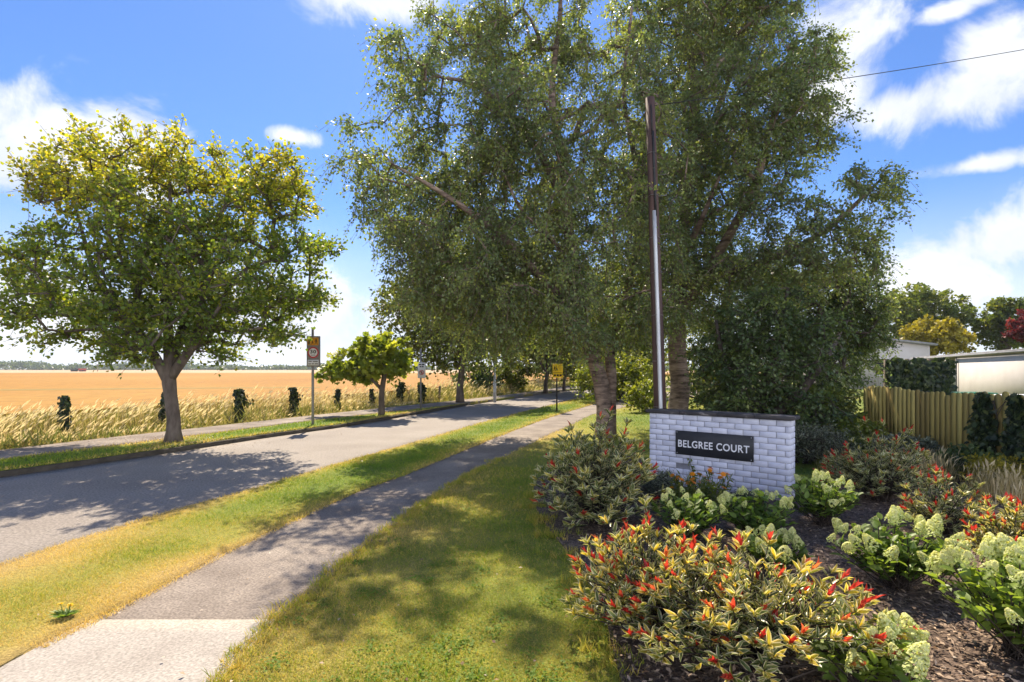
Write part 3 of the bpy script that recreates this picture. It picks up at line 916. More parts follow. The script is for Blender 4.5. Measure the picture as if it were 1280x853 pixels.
bbl = [blob(690, 250, Db, 150, 150, 3.0), blob(640, 330, Db - .6, 135, 70, 2.6), blob(575, 250, Db, 100, 100, 2.2), blob(465, 200, Db - 2.2, 42, 50, 1.2), blob(520, 105, Db - 2.4, 45, 62, 1.3), blob(490, 260, Db - 2.0, 40, 45, 1.2), blob(600, 40, Db, 75, 90, 2.0),
       blob(715, 65, Db + .7, 110, 85, 1.6), blob(560, 350, Db, 75, 60, 2), blob(700, 395, Db - .6, 110, 42, 2.2), blob(620, 400, Db + .3, 90, 40, 1.8), blob(800, 250, Db + .6, 70, 140, 2.2), blob(800, 390, Db + .3, 70, 40, 1.8), blob(640, 150, Db - 1.5, 70, 70, 1.6), blob(500, 280, Db, 45, 40, 1.3)]
bc = crown_points(bbl, 1250, .25, .75, .55)
tree('birch_tree', 'large birch with a peeling tan double trunk and drooping crown beside the path', 'tree', b1, btr, bc, M['birch'], M['L_birch'], group='birches on the lawn',
     tpl=T_QUAD, leaf=(.066, .80), n_twig=11, n_leaf=13, spread=.48, up=.05, droop=.8, lownode=2.2, rmin=.0075, rpow=.47, lift=.10, ljit=.05, flat_=.8, twr=.004, trunk_sides=18, trunk_wob=.12)

# --- second birch behind the pole
b2 = np.array(((848 - CX) / F * 15.8, 15.8, ZV))
D2 = 15.8
b2tr = [([b2 + (0, 0, -.05), b2 + (0, 0, .5), At(850, 480, D2), At(846, 430, D2), At(850, 350, D2), At(858, 250, D2), At(868, 140, D2), At(862, 40, D2), At(862, -70, D2)], [.34, .29, .27, .25, .21, .17, .12, .08, .03]),
        ([At(848, 400, D2), At(890, 330, D2 - 1), At(940, 240, 13.2), At(965, 150, 12.9), At(985, 80, 12.9)], [.15, .13, .10, .06, .025]),
        ([At(880, 350, D2 - .3), At(960, 325, 13.6), At(1030, 290, 12.7), At(1080, 245, 12.5), At(1110, 215, 12.4)], [.10, .085, .06, .04, .018]),
        ([At(862, 220, D2), At(900, 130, D2 + .5), At(930, 40, D2 + .6), At(935, -20, D2 + .6)], [.10, .08, .05, .02]),
        ([At(850, 330, D2), At(870, 290, D2 - 1.5), At(900, 220, D2 - 2.5)], [.10, .08, .03])]
b2bl = [blob(865, 210, D2, 88, 150, 2.2), blob(955, 225, 12.9, 55, 75, 1.0), blob(870, 40, D2, 120, 105, 2.0), blob(965, 120, 12.9, 75, 85, 1.2), blob(1005, 315, 12.7, 75, 42, .8), blob(1070, 370, 16.4, 42, 45, .8), blob(1085, 430, 16.4, 24, 36, .6), blob(1085, 240, 12.5, 44, 42, .8), blob(1045, 275, 12.5, 55, 46, .8), blob(880, 350, D2, 140, 60, 2.7),
        blob(1015, 75, D2, 32, 38, 1.0), blob(1015, 165, D2 - 2, 38, 50, 1.0), blob(1060, 318, 12.5, 46, 36, .7), blob(940, -10, D2, 70, 60, 1.8)]
b2c = crown_points(b2bl, 1350, .255, .75, .55)
tree('birch_tree', 'tall birch half hidden behind the utility pole and the brick sign wall', 'tree', b2, b2tr, b2c, M['birch'], M['L_birch'], group='birches on the lawn',
     tpl=T_QUAD, leaf=(.071, .80), n_twig=11, n_leaf=12, spread=.52, up=.08, droop=.7, lownode=2.2, rmin=.008, rpow=.47, lift=.10, ljit=.05, flat_=.8, twr=.0045, trunk_sides=16, trunk_wob=.12)

# --- small maple on the far verge
b3 = G(477, 519, ZL)
D3 = b3[1]
str_ = [([b3 + (0, 0, -.04), b3 + (0, 0, .4), At(477, 490, D3), At(480, 472, D3), At(482, 450, D3), At(478, 432, D3)], [.12, .10, .09, .085, .05, .02]),
        ([At(476, 486, D3), At(462, 472, D3 - .2), At(445, 460, D3 - .3)], [.06, .05, .02])]
sbl = [blob(472, 432, D3, 24, 12, .7), blob(415, 466, D3, 14, 7, .4), blob(465, 455, D3, 46, 20, 1.1), blob(485, 443, D3, 28, 18, 1.0), blob(425, 462, D3, 22, 12, .6), blob(462, 438, D3, 22, 12, .7)]
sc_ = crown_points(sbl, 80, .26, .4, .5)
tree('maple_tree', 'small young tree with bright green leaves beside the amber speed sign', 'tree', b3, str_, sc_, M['bark'], M['L_young'],
     tpl=T_MAPLE, leaf=(.17, 1.0), n_twig=7, n_leaf=6, spread=.34, up=.25, droop=.35, lownode=.9, rmin=.010, ljit=.05, axdrop=-.6)

# --- row of trees along the far side of the road


def row_tree(px, py, kind, label, top, halfw, tw, leafm, D=None, n=260, name='roadside_tree', low=452, leaf=.16, group='trees along the far side of the road', z=ZL):
    b = G(px, py, z) if D is None else np.array(((px - CX) / F * D, D, z))
    D = b[1]
    cy = (top + low) / 2
    hw = halfw
    tr = [([b + (0, 0, -.05), b + (0, 0, .5), At(px, (py + low) / 2, D), At(px + 2, low - 4, D), At(px - 3, cy, D), At(px, top + 12, D)], [tw * 1.3, tw, tw * .9, tw * .8, tw * .5, .03]),
          ([At(px, low, D), At(px - hw * .4, cy + 10, D), At(px - hw * .7, cy - 10, D)], [tw * .55, tw * .35, .03]),
          ([At(px, low, D), At(px + hw * .4, cy + 5, D + .5), At(px + hw * .7, cy - 15, D + 1)], [tw * .55, tw * .35, .03])]
    m_ = F / D
    ry = (low - top) / 2
    bl = [blob(px, cy, D, hw * .9, ry * .85, hw / m_ * .8), blob(px, cy + ry * .55, D, hw * .85, ry * .42, hw / m_ * .8), blob(px, top + ry * .4, D, hw * .55, ry * .4, hw / m_ * .5),
          blob(px - hw * .6, cy + 5, D, hw * .38, ry * .4, hw / m_ * .4), blob(px + hw * .6, cy, D, hw * .38, ry * .4, hw / m_ * .4)]
    cs = crown_points(bl, n, hw / m_ * .11, .5, .5)
    return tree(name, label, 'tree', b, tr, cs, M['bark'], leafm, group=group, tpl=T_QUAD, leaf=(leaf, .85), n_twig=8, n_leaf=8, spread=hw / m_ * .17, up=.15, droop=.35, lownode=1.2, rmin=.012, ljit=.08)


row_tree(575, 503, 0, 'dark thick trunked roadside tree behind the white prohibition sign', 295, 105, .17, M['L_mid'], n=420, low=462, leaf=.15)
row_tree(682, 491, 0, 'roadside tree with straight trunk just left of the yellow school sign', 330, 85, .13, M['L_mid'], n=260, low=465, leaf=.2)
row_tree(705, 488.5, 0, 'slim roadside tree whose trunk shows just right of the yellow school sign', 345, 75, .11, M['L_birch'], n=220, low=466, leaf=.22)
row_tree(724, 485, 0, 'farthest roadside tree at the bend of the road behind the grey bollard', 350, 95, .24, M['L_mid'], D=50, n=240, low=476, leaf=.28)

# --- bushes under them by the field


def bush(name, label, cat, c, rx, ry, h, leafm, n, leaf, tpl=T_QUAD, group=None, bark=None, n_twig=7, n_leaf=7, spread=None, droop=.2, z=ZV, up=.25, stems=5, extra=None, **kw):
    """rounded shrub rising from the ground at c"""
    base = np.array((c[0], c[1], z))
    bl = [(base[0], base[1], z + h * .5, rx * .92, ry * .92, h * .46), (base[0], base[1], z + h * .28, rx, ry, h * .28)]
    for k in range(4):
        a = rng.random() * 6.28
        bl.append((base[0] + rx * .55 * math.cos(a), base[1] + ry * .55 * math.sin(a), z + h * (.55 + .25 * rng.random()), rx * .4, ry * .4, h * .24))
    if extra:
        bl += extra
    cs = crown_points(bl, n, (rx + ry) / 2 * .13, .45, .5)
    trs = []
    for k in range(stems):
        a = k / stems * 6.28 + rng.random()
        trs.append(([base + (.05 * math.cos(a), .05 * math.sin(a), -.02), base + (rx * .2 * math.cos(a), ry * .2 * math.sin(a), h * .25), base + (rx * .42 * math.cos(a), ry * .42 * math.sin(a), h * .55)], [.016 + .012 * h, .012 + .008 * h, .006]))
    return tree(name, label, cat, base, trs, cs, bark or M['darkbark'], leafm, group=group, wood_name='stems', leaf_name='foliage', tpl=tpl, leaf=leaf, n_twig=n_twig, n_leaf=n_leaf,
                spread=spread or rx * .3, up=up, droop=droop, rmin=.004 + .003 * h, ljit=leaf[0] * .4, twr=.003, trunk_sides=6, **kw)


bush('hedge_bush', 'dark bushy growth by the field fence left of the grey lamp column', 'bush', G(598, 492, ZL), 1.6, 1.2, 1.9, M['L_dark'], 70, (.16, .8), group='bushes by the field fence', z=ZL)
bush('hedge_bush', 'green leafy bush by the field fence right of the grey lamp column', 'bush', G(640, 489, ZL), 1.5, 1.2, 2.3, M['L_mid'], 70, (.17, .8), group='bushes by the field fence', z=ZL)

# --- greenery behind the birches
bush('laurel_bush', 'sunlit yellow green bush seen between the birch trunk and the pole', 'bush', (5.2, 27), 2.2, 1.6, 2.5, M['L_lime'], 130, (.14, .7))
bush('laurel_bush', 'tall green bush filling the gap right of the birch double trunk', 'bush', (6.6, 31), 2.6, 2.0, 5.0, M['L_mid'], 170, (.20, .8), spread=.8)
bush('laurel_bush', 'bushy green thicket behind the second birch trunk', 'bush', (8.3, 21.5), 2.2, 1.8, 3.6, M['L_mid'], 170, (.13, .75), spread=.6)
bush('laurel_bush', 'low bright shrub at the foot of the pole beyond the sign wall', 'bush', (5.0, 20.5), 1.0, .8, 1.15, M['L_lime'], 60, (.10, .7))

# --- great dark evergreen right of the sign wall
be = np.array((5.05, 11.6, ZV))
De = 11.6
etr = [([be + (0, 0, -.05), be + (.1, 0, .6), At(960, 480, De), At(975, 420, De), At(985, 360, De)], [.22, .17, .14, .09, .03]),
       ([be + (.1, 0, .3), At(990, 500, De - .3), At(1030, 450, De + .4), At(1060, 400, De + 3.6)], [.14, .11, .08, .03]),
       ([be + (-.1, 0, .3), At(930, 500, De), At(905, 450, De), At(895, 400, De)], [.14, .10, .07, .03])]
ebl = [blob(1010, 420, De + 5, 75, 65, .8), blob(965, 435, De, 95, 80, 1.2), blob(1050, 385, De + 4.2, 58, 52, .8), blob(920, 465, De, 55, 65, 1.3), blob(1030, 485, De + 1.6, 44, 50, .8), blob(970, 515, De, 90, 38, 1.5), blob(1000, 360, De + 5, 75, 45, .9), blob(1078, 430, De + 4.4, 28, 40, .8)]
ec = crown_points(ebl, 560, .24, .35, .55)
tree('evergreen_tree', 'dense dark evergreen tree with branches to the ground behind the sign wall', 'tree', be, etr, ec, M['darkbark'], M['L_dark'],
     tpl=T_QUAD, leaf=(.085, .62), n_twig=9, n_leaf=10, spread=.40, up=.1, droop=.3, lownode=.2, rmin=.007, ljit=.04)

# --- trees beyond the houses on the right
row_tree(1150, 440, 0, 'broad green tree rising beyond the white gabled house', 358, 62, .45, M['L_mid'], D=52, n=230, low=432, leaf=.26, group='trees beyond the garage', name='garden_tree', z=0)
row_tree(1166, 440, 0, 'golden yellow tree behind the flat roofed garage', 397, 46, .3, M['L_gold'], D=46, n=150, low=445, leaf=.26, group='trees beyond the garage', name='garden_tree', z=0)
row_tree(1258, 440, 0, 'green tree above the garage roof next to the copper red tree', 372, 38, .35, M['L_mid'], D=48, n=140, low=435, leaf=.26, group='trees beyond the garage', name='garden_tree', z=0)
row_tree(1296, 440, 0, 'copper red leaved tree at the right edge above the garage roof', 378, 32, .3, M['L_copper'], D=44, n=110, low=430, leaf=.22, group='trees beyond the garage', name='garden_tree', z=0)

# --- far belt of trees on the horizon (one mass)
mb = MB()
k = 2600
X = rng.uniform(-760, 330, k)
hh = np.clip(4.6 + 3.4 * vn(X * .012, X * .004 + 2) + 3.2 * vn(X * .060, X * 0 + 5) + 1.6 * vn(X * .17, X * 0), 1.8, 14)
P0 = np.column_stack([X, 610 + rng.uniform(-12, 25, k), np.zeros(k)])
for s in range(9):
    pos = P0 + np.column_stack([rng.normal(size=k) * 2.2, rng.normal(size=k) * 2, hh * rng.random(k) ** .7])
    mb.leaves(pos, rng.normal(size=(k, 3)), rng.normal(size=(k, 3)), 1.6 + 2.0 * rng.random(k), 1.6 + 1.4 * rng.random(k), T_QUAD, rng.random(k) * .8)
mb.build('far_treeline', M['L_dark'], kind='stuff')

# ------------------------------------------------------------------ the painted brick sign wall
w0, w1 = G(812, 607)[:2], G(988, 634)[:2]
wl = float(np.linalg.norm(w1 - w0))
wang = math.atan2(w1[1] - w0[1], w1[0] - w0[0])
wall = thing('sign_wall', 'low white painted brick wall with dark flaking coping and a black name plate', 'wall', (w0[0], w0[1], 0.0), wang)
TH, WH, NC = .22, 1.045, 14
ch = WH / NC
mb = MB()
mb.box(.006, wl - .006, .006, TH - .006, -.1, WH - .002)
mb.build('mortar_core', M['mortar'], wall)
mb = MB()
bl_ = .2
for c in range(NC):
    z0, z1 = c * ch + .003, (c + 1) * ch - .003
    xs = [0.0]
    x = bl_ / 2 if c % 2 else bl_
    while x < wl - .05:
        xs.append(x)
        x += bl_
    xs.append(wl)
    for a, b in zip(xs[:-1], xs[1:]):
        o = .0022 * rng.normal()
        t_ = rng.random() * rng.random() * 1.6
        mb.box(a + .0042 * (a > 0), b - .0042 * (b < wl), o, .05, z0 + .0008 * rng.normal(), z1 + .0008 * rng.normal(), a=t_, ch=.0022)
        mb.box(a + .0042 * (a > 0), b - .0042 * (b < wl), TH - .05, TH + .001 * rng.random(), z0, z1, a=t_, ch=.004)
    if c % 2:
        mb.box(wl - .06, wl + .002 * rng.random(), .0535, TH - .0535, z0, z1, a=rng.random(), ch=.004)
        mb.box(-.002 * rng.random(), .06, .0535, TH - .0535, z0, z1, a=rng.random(), ch=.004)
    else:
        mb.box(wl - .06, wl + .002 * rng.random(), .0535, TH - .0535, z0, z1, a=rng.random(), ch=.004)
        mb.box(-.002 * rng.random(), .06, .0535, TH - .0535, z0, z1, a=rng.random(), ch=.004)
mb.build('brickwork', M['brickpaint'], wall)
cp = [-.045, .47, .98, 1.45, wl + .05]
mb = MB()
for a, b in zip(cp[:-1], cp[1:]):
    dz = .004 * rng.normal()
    mb.box(a + .002, b - .002, -.045, TH + .045, WH + .004 + abs(dz), WH + .050 + dz, a=rng.random(), ch=.006)
mb.build('coping', M['coping'], wall)
plate = MB().box(.40, 1.435, -.022, -.004, .497, .826, ch=.003).build('name_plate', M['slate'], wall)


def text_mesh(body, name, width, height, depth, mat, parent, loc, bold=.022, upright=True):
    """flat lettering standing in the x-z plane, lower left corner at loc"""
    cu = bpy.data.curves.new(name, 'FONT')
    cu.body = body
    cu.extrude = .02
    cu.offset = bold
    cu.space_character = 1.08
    cu.resolution_u = 3
    tmp = bpy.data.objects.new(name, cu)
    C.objects.link(tmp)
    bpy.context.view_layer.update()
    me = bpy.data.meshes.new_from_object(tmp.evaluated_get(bpy.context.evaluated_depsgraph_get()))
    bpy.data.objects.remove(tmp)
    bpy.data.curves.remove(cu)
    n = len(me.vertices)
    v = np.zeros(n * 3, np.float32)
    me.vertices.foreach_get('co', v)
    v = v.reshape(-1, 3)
    lo, hi = v.min(0), v.max(0)
    v = (v - lo) / np.maximum(hi - lo, 1e-6) * np.array((width, height, depth))
    v2 = np.column_stack([v[:, 0], -v[:, 2], v[:, 1]])
    me.vertices.foreach_set('co', v2.astype(np.float32).ravel())
    me.update()
    me.name = name
    me.materials.clear()
    me.materials.append(mat)
    o = bpy.data.objects.new(name, me)
    C.objects.link(o)
    o.parent = parent
    o.location = loc
    return o


for sx, sz in ((.425, .52), (1.41, .52), (.425, .803), (1.41, .803)):
    MB().tube([(sx, -.026, sz), (sx, -.020, sz)], .006, 10).build('screw', M['galv'], plate)
text_mesh('BELGREE COURT', 'lettering', .945, .098, .004, M['letter'], plate, (.442, -.0225, .602), .014)

# thin climber on the wall face
cl = thing('climbing_plant', 'thin green climber growing up the front of the brick wall below the name plate', 'plant', (*(w0 + (w1 - w0) * (.66 / wl) + np.array((-.656, -.753)) * .03), .06))
mb, lf = MB(), MB()
pth = smooth_path([(0, 0, 0), (.015, -.01, .15), (-.02, .01, .28), (-.05, .035, .40)], 14)
mb.tube(pth, .003, 5)
mb.build('stem', M['darkbark'], cl)
k = 70
q = pth[rng.integers(0, 14, k)] + rng.normal(size=(k, 3)) * np.array((.016, .012, .012))
lf.leaves(q, rng.normal(size=(k, 3)), np.array((-.6, -.7, .3)) + rng.normal(size=(k, 3)) * .4, .03 + .02 * rng.random(k), .026, T_QUAD, rng.random(k))
lf.build('foliage', M['L_mid'], cl)

# ------------------------------------------------------------------ utility pole behind the wall, with its wire
pb = np.array(((827 - CX) / F * 11.2, 11.2, .03))
pole = thing('utility_pole', 'tall leaning brown wooden utility pole with a silver cable guard behind the sign wall', 'pole', pb)
ptop = At(812.5, 123, 11.2) - pb
ax_ = unit(ptop[None])[0]
mb = MB()
mb.tube([(0, 0, -.2), ptop * .3, ptop * .7, ptop], [.128, .120, .104, .092], 20, wob=.015)
mb.build('shaft', M['polewood'], pole, True)


def on_pole(u, ang, r):
    return ptop * u + np.array((math.cos(ang), math.sin(ang), 0)) * r


fa = -1.75
mb = MB()
us = np.linspace(.02, .675, 7)
mb.tube([on_pole(u, fa, .134 - .034 * u) for u in us], .040, 10)
mb.build('cable_guard', M['galv'], pole, True)
mb = MB()
mb.tube([on_pole(u, fa + .25, .134 - .034 * u) for u in np.linspace(.66, .90, 5)], .026, 8)
mb.tube([on_pole(u, fa + .1, .126 - .034 * u) for u in np.linspace(.89, .975, 3)], .016, 8)
mb.build('cable', M['black'], pole, True)
for u in (.61, .72, .78):
    mb = MB()
    for sgn in (1,):
        p0 = on_pole(u, 0.1, .06)
        mb.tube([p0, p0 + np.array((.11, -.02, .006)), p0 + np.array((.20, -.03, .012))], .007, 6)
        mb.tube([p0 + np.array((.20, -.03, .002)), p0 + np.array((.20, -.03, .03))], .008, 6)
    mb.build('step_bolt', M['greymetal'], pole)
for u in (.12, .25, .38, .50, .60, .72, .84):
    th_ = np.linspace(0, 2 * math.pi, 17)
    c0 = ptop * u
    mb = MB()
    mb.tube([c0 + np.array((math.cos(a) * (.134 - .034 * u), math.sin(a) * (.134 - .034 * u) - .03 * (math.cos(a - fa) > .8), 0)) for a in th_], .006, 5, cap=False)
    mb.build('strap', M['greymetal'], pole)
wa, wb = pb + ptop + np.array((.06, -.06, -.18)), At(1560, 6, 21)
s_ = np.linspace(0, 1, 30)[:, None]
wp = wa * (1 - s_) + wb * s_ - np.array((0, 0, 1)) * (.20 * 4 * s_ * (1 - s_))
wr = thing('overhead_wire', 'single dark overhead wire running from the pole top out of the picture at upper right', 'wire', wa)
MB().tube(wp - wa, .010, 6).build('cable', M['black'], wr)

# ------------------------------------------------------------------ traffic signs


def sign_post(name, label, base, pole_h, pw, mat=None):
    r = thing(name, label, 'sign', base)
    MB().tube([(0, 0, -.05), (0, 0, pole_h)], pw, 10).build('post', mat or M['greymetal'], r, True)
    return r


def disc(mb, x, y, z, r0, r1, n=36):
    a = np.linspace(0, 2 * math.pi, n, endpoint=False)
    o = np.stack([x + r1 * np.cos(a), np.full(n, y), z + r1 * np.sin(a)], -1)
    if r0 <= 0:
        return mb.add(np.vstack([[(x, y, z)], o]), f3=[(0, 1 + k, 1 + (k + 1) % n) for k in range(n)])
    i = np.stack([x + r0 * np.cos(a), np.full(n, y), z + r0 * np.sin(a)], -1)
    return mb.add(np.vstack([i, o]), f4=[(k, n + k, n + (k + 1) % n, (k + 1) % n) for k in range(n)])


def poly_xz(mb, pts, y):
    n = len(pts)
    c = np.mean(pts, 0)
    v = [(c[0], y, c[1])] + [(p[0], y, p[1]) for p in pts]
    return mb.add(v, f3=[(0, 1 + k, 1 + (k + 1) % n) for k in range(n)])


def child_figure(mb, x, z, h, y, stride=1):
    """small walking figure: head, body, two legs, two arms, as cut sheet"""
    a = np.linspace(0, 2 * math.pi, 10, endpoint=False)
    poly_xz(mb, [(x + .11 * h * math.cos(q), z + .87 * h + .11 * h * math.sin(q)) for q in a], y)
    poly_xz(mb, [(x - .10 * h, z + .42 * h), (x + .10 * h, z + .42 * h), (x + .12 * h, z + .74 * h), (x - .12 * h, z + .74 * h)], y - .0006)
    for s in (1, -1):
        poly_xz(mb, [(x + s * .02 * h, z + .44 * h), (x + s * .10 * h, z + .44 * h), (x + s * .26 * h, z), (x + s * .14 * h, z)], y - .0012 - .0003 * s)
        poly_xz(mb, [(x + s * .08 * h, z + .74 * h), (x + s * .13 * h, z + .68 * h), (x + s * .30 * h, z + .44 * h), (x + s * .24 * h, z + .42 * h)], y - .0020 - .0003 * s)


# amber-topped 30 sign on the far verge
sb_ = G(391, 531, ZL)
Ds = sb_[1]
ppm = F / Ds
sg = sign_post('speed_sign', 'grey roadside board with amber panel over a red ringed 30 limit on a steel post', sb_, 2.72, .036)
zt, zb = H - (420.5 - HY) / ppm - ZL, H - (458.8 - HY) / ppm - ZL
hw = 8.3 / ppm
cxs = 2.0 / ppm
bd = MB().box(cxs - hw, cxs + hw, -.095, -.038, zb, zt, ch=.008).build('board', M['greymetal'], sg)
hh_ = zt - zb
az0, az1 = zt - .30 * hh_, zt - .045 * hh_
pn = MB().box(cxs - hw * .82, cxs + hw * .82, -.101, -.093, az0, az1).build('amber_panel', M['signamber'], bd)
mb = MB()
child_figure(mb, cxs + hw * .45, az0 + .02, .17, -.103)
child_figure(mb, cxs - hw * .10, az0 + .02, .12, -.103)
poly_xz(mb, [(cxs - hw * .72, az0 + .03), (cxs - hw * .5, az0 + .03), (cxs - hw * .45, az0 + .15), (cxs - hw * .68, az0 + .17)], -.103)
mb.build('pictogram', M['black'], pn)
cz = zt - .535 * hh_
rr_ = hw * .84
disc(MB(), cxs, -.0975, cz, rr_ * .76, rr_).build('red_ring', M['signred'], bd)
disc(MB(), cxs, -.0985, cz, 0, rr_ * .765).build('white_disc', M['signwhite'], bd)
text_mesh('30', 'numerals', rr_ * 1.05, rr_ * .66, .002, M['black'], bd, (cxs - rr_ * .52, -.1, cz - rr_ * .18), .03)
text_mesh('km/h', 'unit_text', rr_ * .7, rr_ * .22, .002, M['black'], bd, (cxs - rr_ * .35, -.1, cz - rr_ * .56), .02)
lz0, lz1 = zb + .05 * hh_, zb + .23 * hh_
pl2 = MB().box(cxs - hw * .82, cxs + hw * .82, -.101, -.093, lz0, lz1).build('text_plate', M['signwhite'], bd)
mb = MB()
for rz_, segs in ((.68, [(-.7, -.2), (-.05, .7)]), (.26, [(-.72, -.30), (-.2, .15), (.25, .72)])):
    for a, b in segs:
        zc = lz0 + (lz1 - lz0) * rz_
        poly_xz(mb, [(cxs + hw * a, zc - .016), (cxs + hw * b, zc - .016), (cxs + hw * b, zc + .016), (cxs + hw * a, zc + .016)], -.1025)
mb.build('worn_text', M['greymetal'], pl2)
# white prohibition sign
sb2 = G(526, 512, ZL)
ppm2 = F / sb2[1]
sg2 = sign_post('prohibition_sign', 'white rectangular sign with a red prohibition circle on a grey post', sb2, 2.35, .034)
zt, zb = H - (453.5 - HY) / ppm2 - ZL, H - (472.8 - HY) / ppm2 - ZL
cx2, hw = 1.3 / ppm2, 4.9 / ppm2
bd = MB().box(cx2 - hw, cx2 + hw, -.062, -.036, zb, zt, ch=.004).build('board', M['signwhite'], sg2)
cz, rr_ = zb + (zt - zb) * .36, hw * .62
disc(MB(), cx2, -.064, cz, rr_ * .74, rr_).build('red_ring', M['signred'], bd)
mb = MB()
q = rr_ * .72
poly_xz(mb, [(cx2 - q, cz + q * .75), (cx2 - q * .75, cz + q), (cx2 + q, cz - q * .75), (cx2 + q * .75, cz - q)], -.0665)
mb.build('red_bar', M['signred'], bd)
mb = MB()
poly_xz(mb, [(cx2 - .02, cz - rr_ * .5), (cx2 + .03, cz - rr_ * .5), (cx2 + .03, cz + rr_ * .2), (cx2 - .02, cz + rr_ * .2)], -.0645)
poly_xz(mb, [(cx2 - rr_ * .35, cz + rr_ * .15), (cx2 + rr_ * .4, cz + rr_ * .15), (cx2 + .005, cz + rr_ * .6)], -.0655)
mb.build('arrow', M['black'], bd)
mb = MB()
for zc, w_ in ((.88, .72), (.74, .5)):
    z_ = zb + (zt - zb) * zc
    for a, b in ((-w_, -.1), (.05, w_)):
        poly_xz(mb, [(cx2 + hw * a, z_ - .022), (cx2 + hw * b, z_ - .022), (cx2 + hw * b, z_ + .022), (cx2 + hw * a, z_ + .022)], -.064)
mb.build('worn_text', M['black'], bd)
# yellow school sign on the near verge
sb3 = G(696, 514, ZV)
ppm3 = F / sb3[1]
sg3 = sign_post('school_sign', 'bright yellow rectangular school warning sign on a thin dark post beside the path', sb3, 1.95, .030, M['black'])
zt, zb = H - (455 - HY) / ppm3 - ZV, H - (472.3 - HY) / ppm3 - ZV
cx3, hw = 1.1 / ppm3, 6.5 / ppm3
bd = MB().box(cx3 - hw, cx3 + hw, -.055, -.032, zb, zt, ch=.004).build('board', M['signyellow'], sg3)
mb = MB()
hz = zt - zb
child_figure(mb, cx3 - hw * .62, zb + hz * .50, hz * .32, -.057)
child_figure(mb, cx3 - hw * .22, zb + hz * .50, hz * .24, -.057)
mb.build('pictogram', M['black'], bd)
mb = MB()
poly_xz(mb, [(cx3 - hw * .9, zb + hz * .335), (cx3 + hw * .9, zb + hz * .335), (cx3 + hw * .9, zb + hz * .365), (cx3 - hw * .9, zb + hz * .365)], -.057)
for a, b in ((-.75, -.35), (-.22, .18), (.32, .75)):
    poly_xz(mb, [(cx3 + hw * a, zb + hz * .10), (cx3 + hw * b, zb + hz * .10), (cx3 + hw * b, zb + hz * .24), (cx3 + hw * a, zb + hz * .24)], -.057)
mb.build('worn_text', M['black'], bd)
# grey lamp column under the trees
lb = G(618.5, 502, ZL)
lp = thing('lamp_column', 'pale grey street lamp column rising into the roadside trees', 'lamp', lb)
mb = MB()
mb.tube([(0, 0, -.05), (0, 0, .9), (0, 0, .93), (0, 0, 5.2)], [.075, .075, .05, .04], 12)
mb.build('column', M['galv'], lp, True)
mb = MB()
mb.tube([(0, 0, 5.2), (.15, -.2, 5.42), (.5, -.6, 5.5)], [.035, .03, .03], 8)
mb.build('bracket', M['galv'], lp, True)
MB().box(.42, .62, -.95, -.55, 5.46, 5.56, ch=.02).build('lantern', M['greymetal'], lp)
# bollard at the bend
bb = G(727, 491.5, .0)
bo = thing('bollard', 'small grey bollard with a pale band standing at the far bend of the road', 'bollard', bb)
MB().tube([(0, 0, -.05), (0, 0, .10), (0, 0, .12), (0, 0, .60), (0, 0, .66)], [.16, .16, .12, .11, .07], 12).build('post', M['greymetal'], bo, True)
MB().tube([(0, 0, .42), (0, 0, .52)], [.125, .123], 12).build('band', M['signwhite'], bo, True)

# ------------------------------------------------------------------ ivy clad fence posts along the field


def ivy_post(label, px, yb, yt, wpx, leafy=1.0):
    b = G(px, yb, ZL - .004)
    h = H - (yt - HY) / F * b[1] - b[2]
    w_ = max(.075, wpx / F * b[1] / 2 * .8)
    r = thing('fence_post', label, 'post', b, rng.random() * .4, 'ivy clad fence posts along the field')
    lean = rng.normal(size=2) * .03
    mb = MB()
    mb.tube([(0, 0, -.1), (lean[0] * .5, lean[1] * .5, h * .5), (lean[0], lean[1], h - .03)], [.06, .058, .055], 8)
    mb.build('post', M['oldwood'], r, True)
    n = int(420 * leafy)
    if n:
        lf = MB()
        z = rng.random(n) ** .8 * h
        a = rng.random(n) * 6.28
        rad = w_ * (.45 + .65 * rng.random(n) ** 1.5) * (1 + .40 * np.sin(z / h * 5 + a + px) + .25 * np.sin(z / h * 13 + 2 * a)) * np.where(z > h * .88, .75, 1) * (1 + .7 * (rng.random(n) < .07))
        pos = np.column_stack([rad * np.cos(a) + lean[0] * z, rad * np.sin(a) + lean[1] * z, z + .03])
        out_ = np.column_stack([np.cos(a), np.sin(a), np.full(n, .25)])
        lf.leaves(pos, np.column_stack([rng.normal(size=(n, 2)) * .6, -np.ones(n)]), out_ + rng.normal(size=(n, 3)) * .4, .09 + .05 * rng.random(n), .08 + .04 * rng.random(n), T_QUAD, rng.random(n))
        lf.build('ivy', M['L_ivy'], r)
    return r


ivy_post('slim ivy covered fence post standing alone in pale grass left of the big maple', 82, 543, 496, 11)
ivy_post('ivy covered fence post right beside the trunk of the big maple', 204, 533, 491, 9, .6)
ivy_post('broad bushy ivy covered fence post midway between the big maple and the speed sign', 300, 526, 487, 15, 1.3)
ivy_post('ivy covered fence post just left of the amber speed sign', 369, 519, 485, 11)
ivy_post('narrow ivy covered fence post just right of the amber speed sign', 423, 513, 487, 6, .7)
ivy_post('thin fence post with little ivy just left of the small tree trunk', 465, 508, 486, 5, .35)
ivy_post('stout ivy covered fence post right of the small tree trunk', 500, 504, 478, 11)
ivy_post('ivy covered fence post directly behind the white prohibition sign', 527, 503, 479, 11)
ivy_post('bare weathered fence post left of the thick trunked roadside tree', 549, 501, 482, 4, 0)
ivy_post('distant bare fence post between the thick trunked tree and the lamp column', 655, 487, 477, 3, 0)
ivy_post('farther bare fence post beyond the lamp column near the straight trunked tree', 664, 486.5, 477, 3, 0)

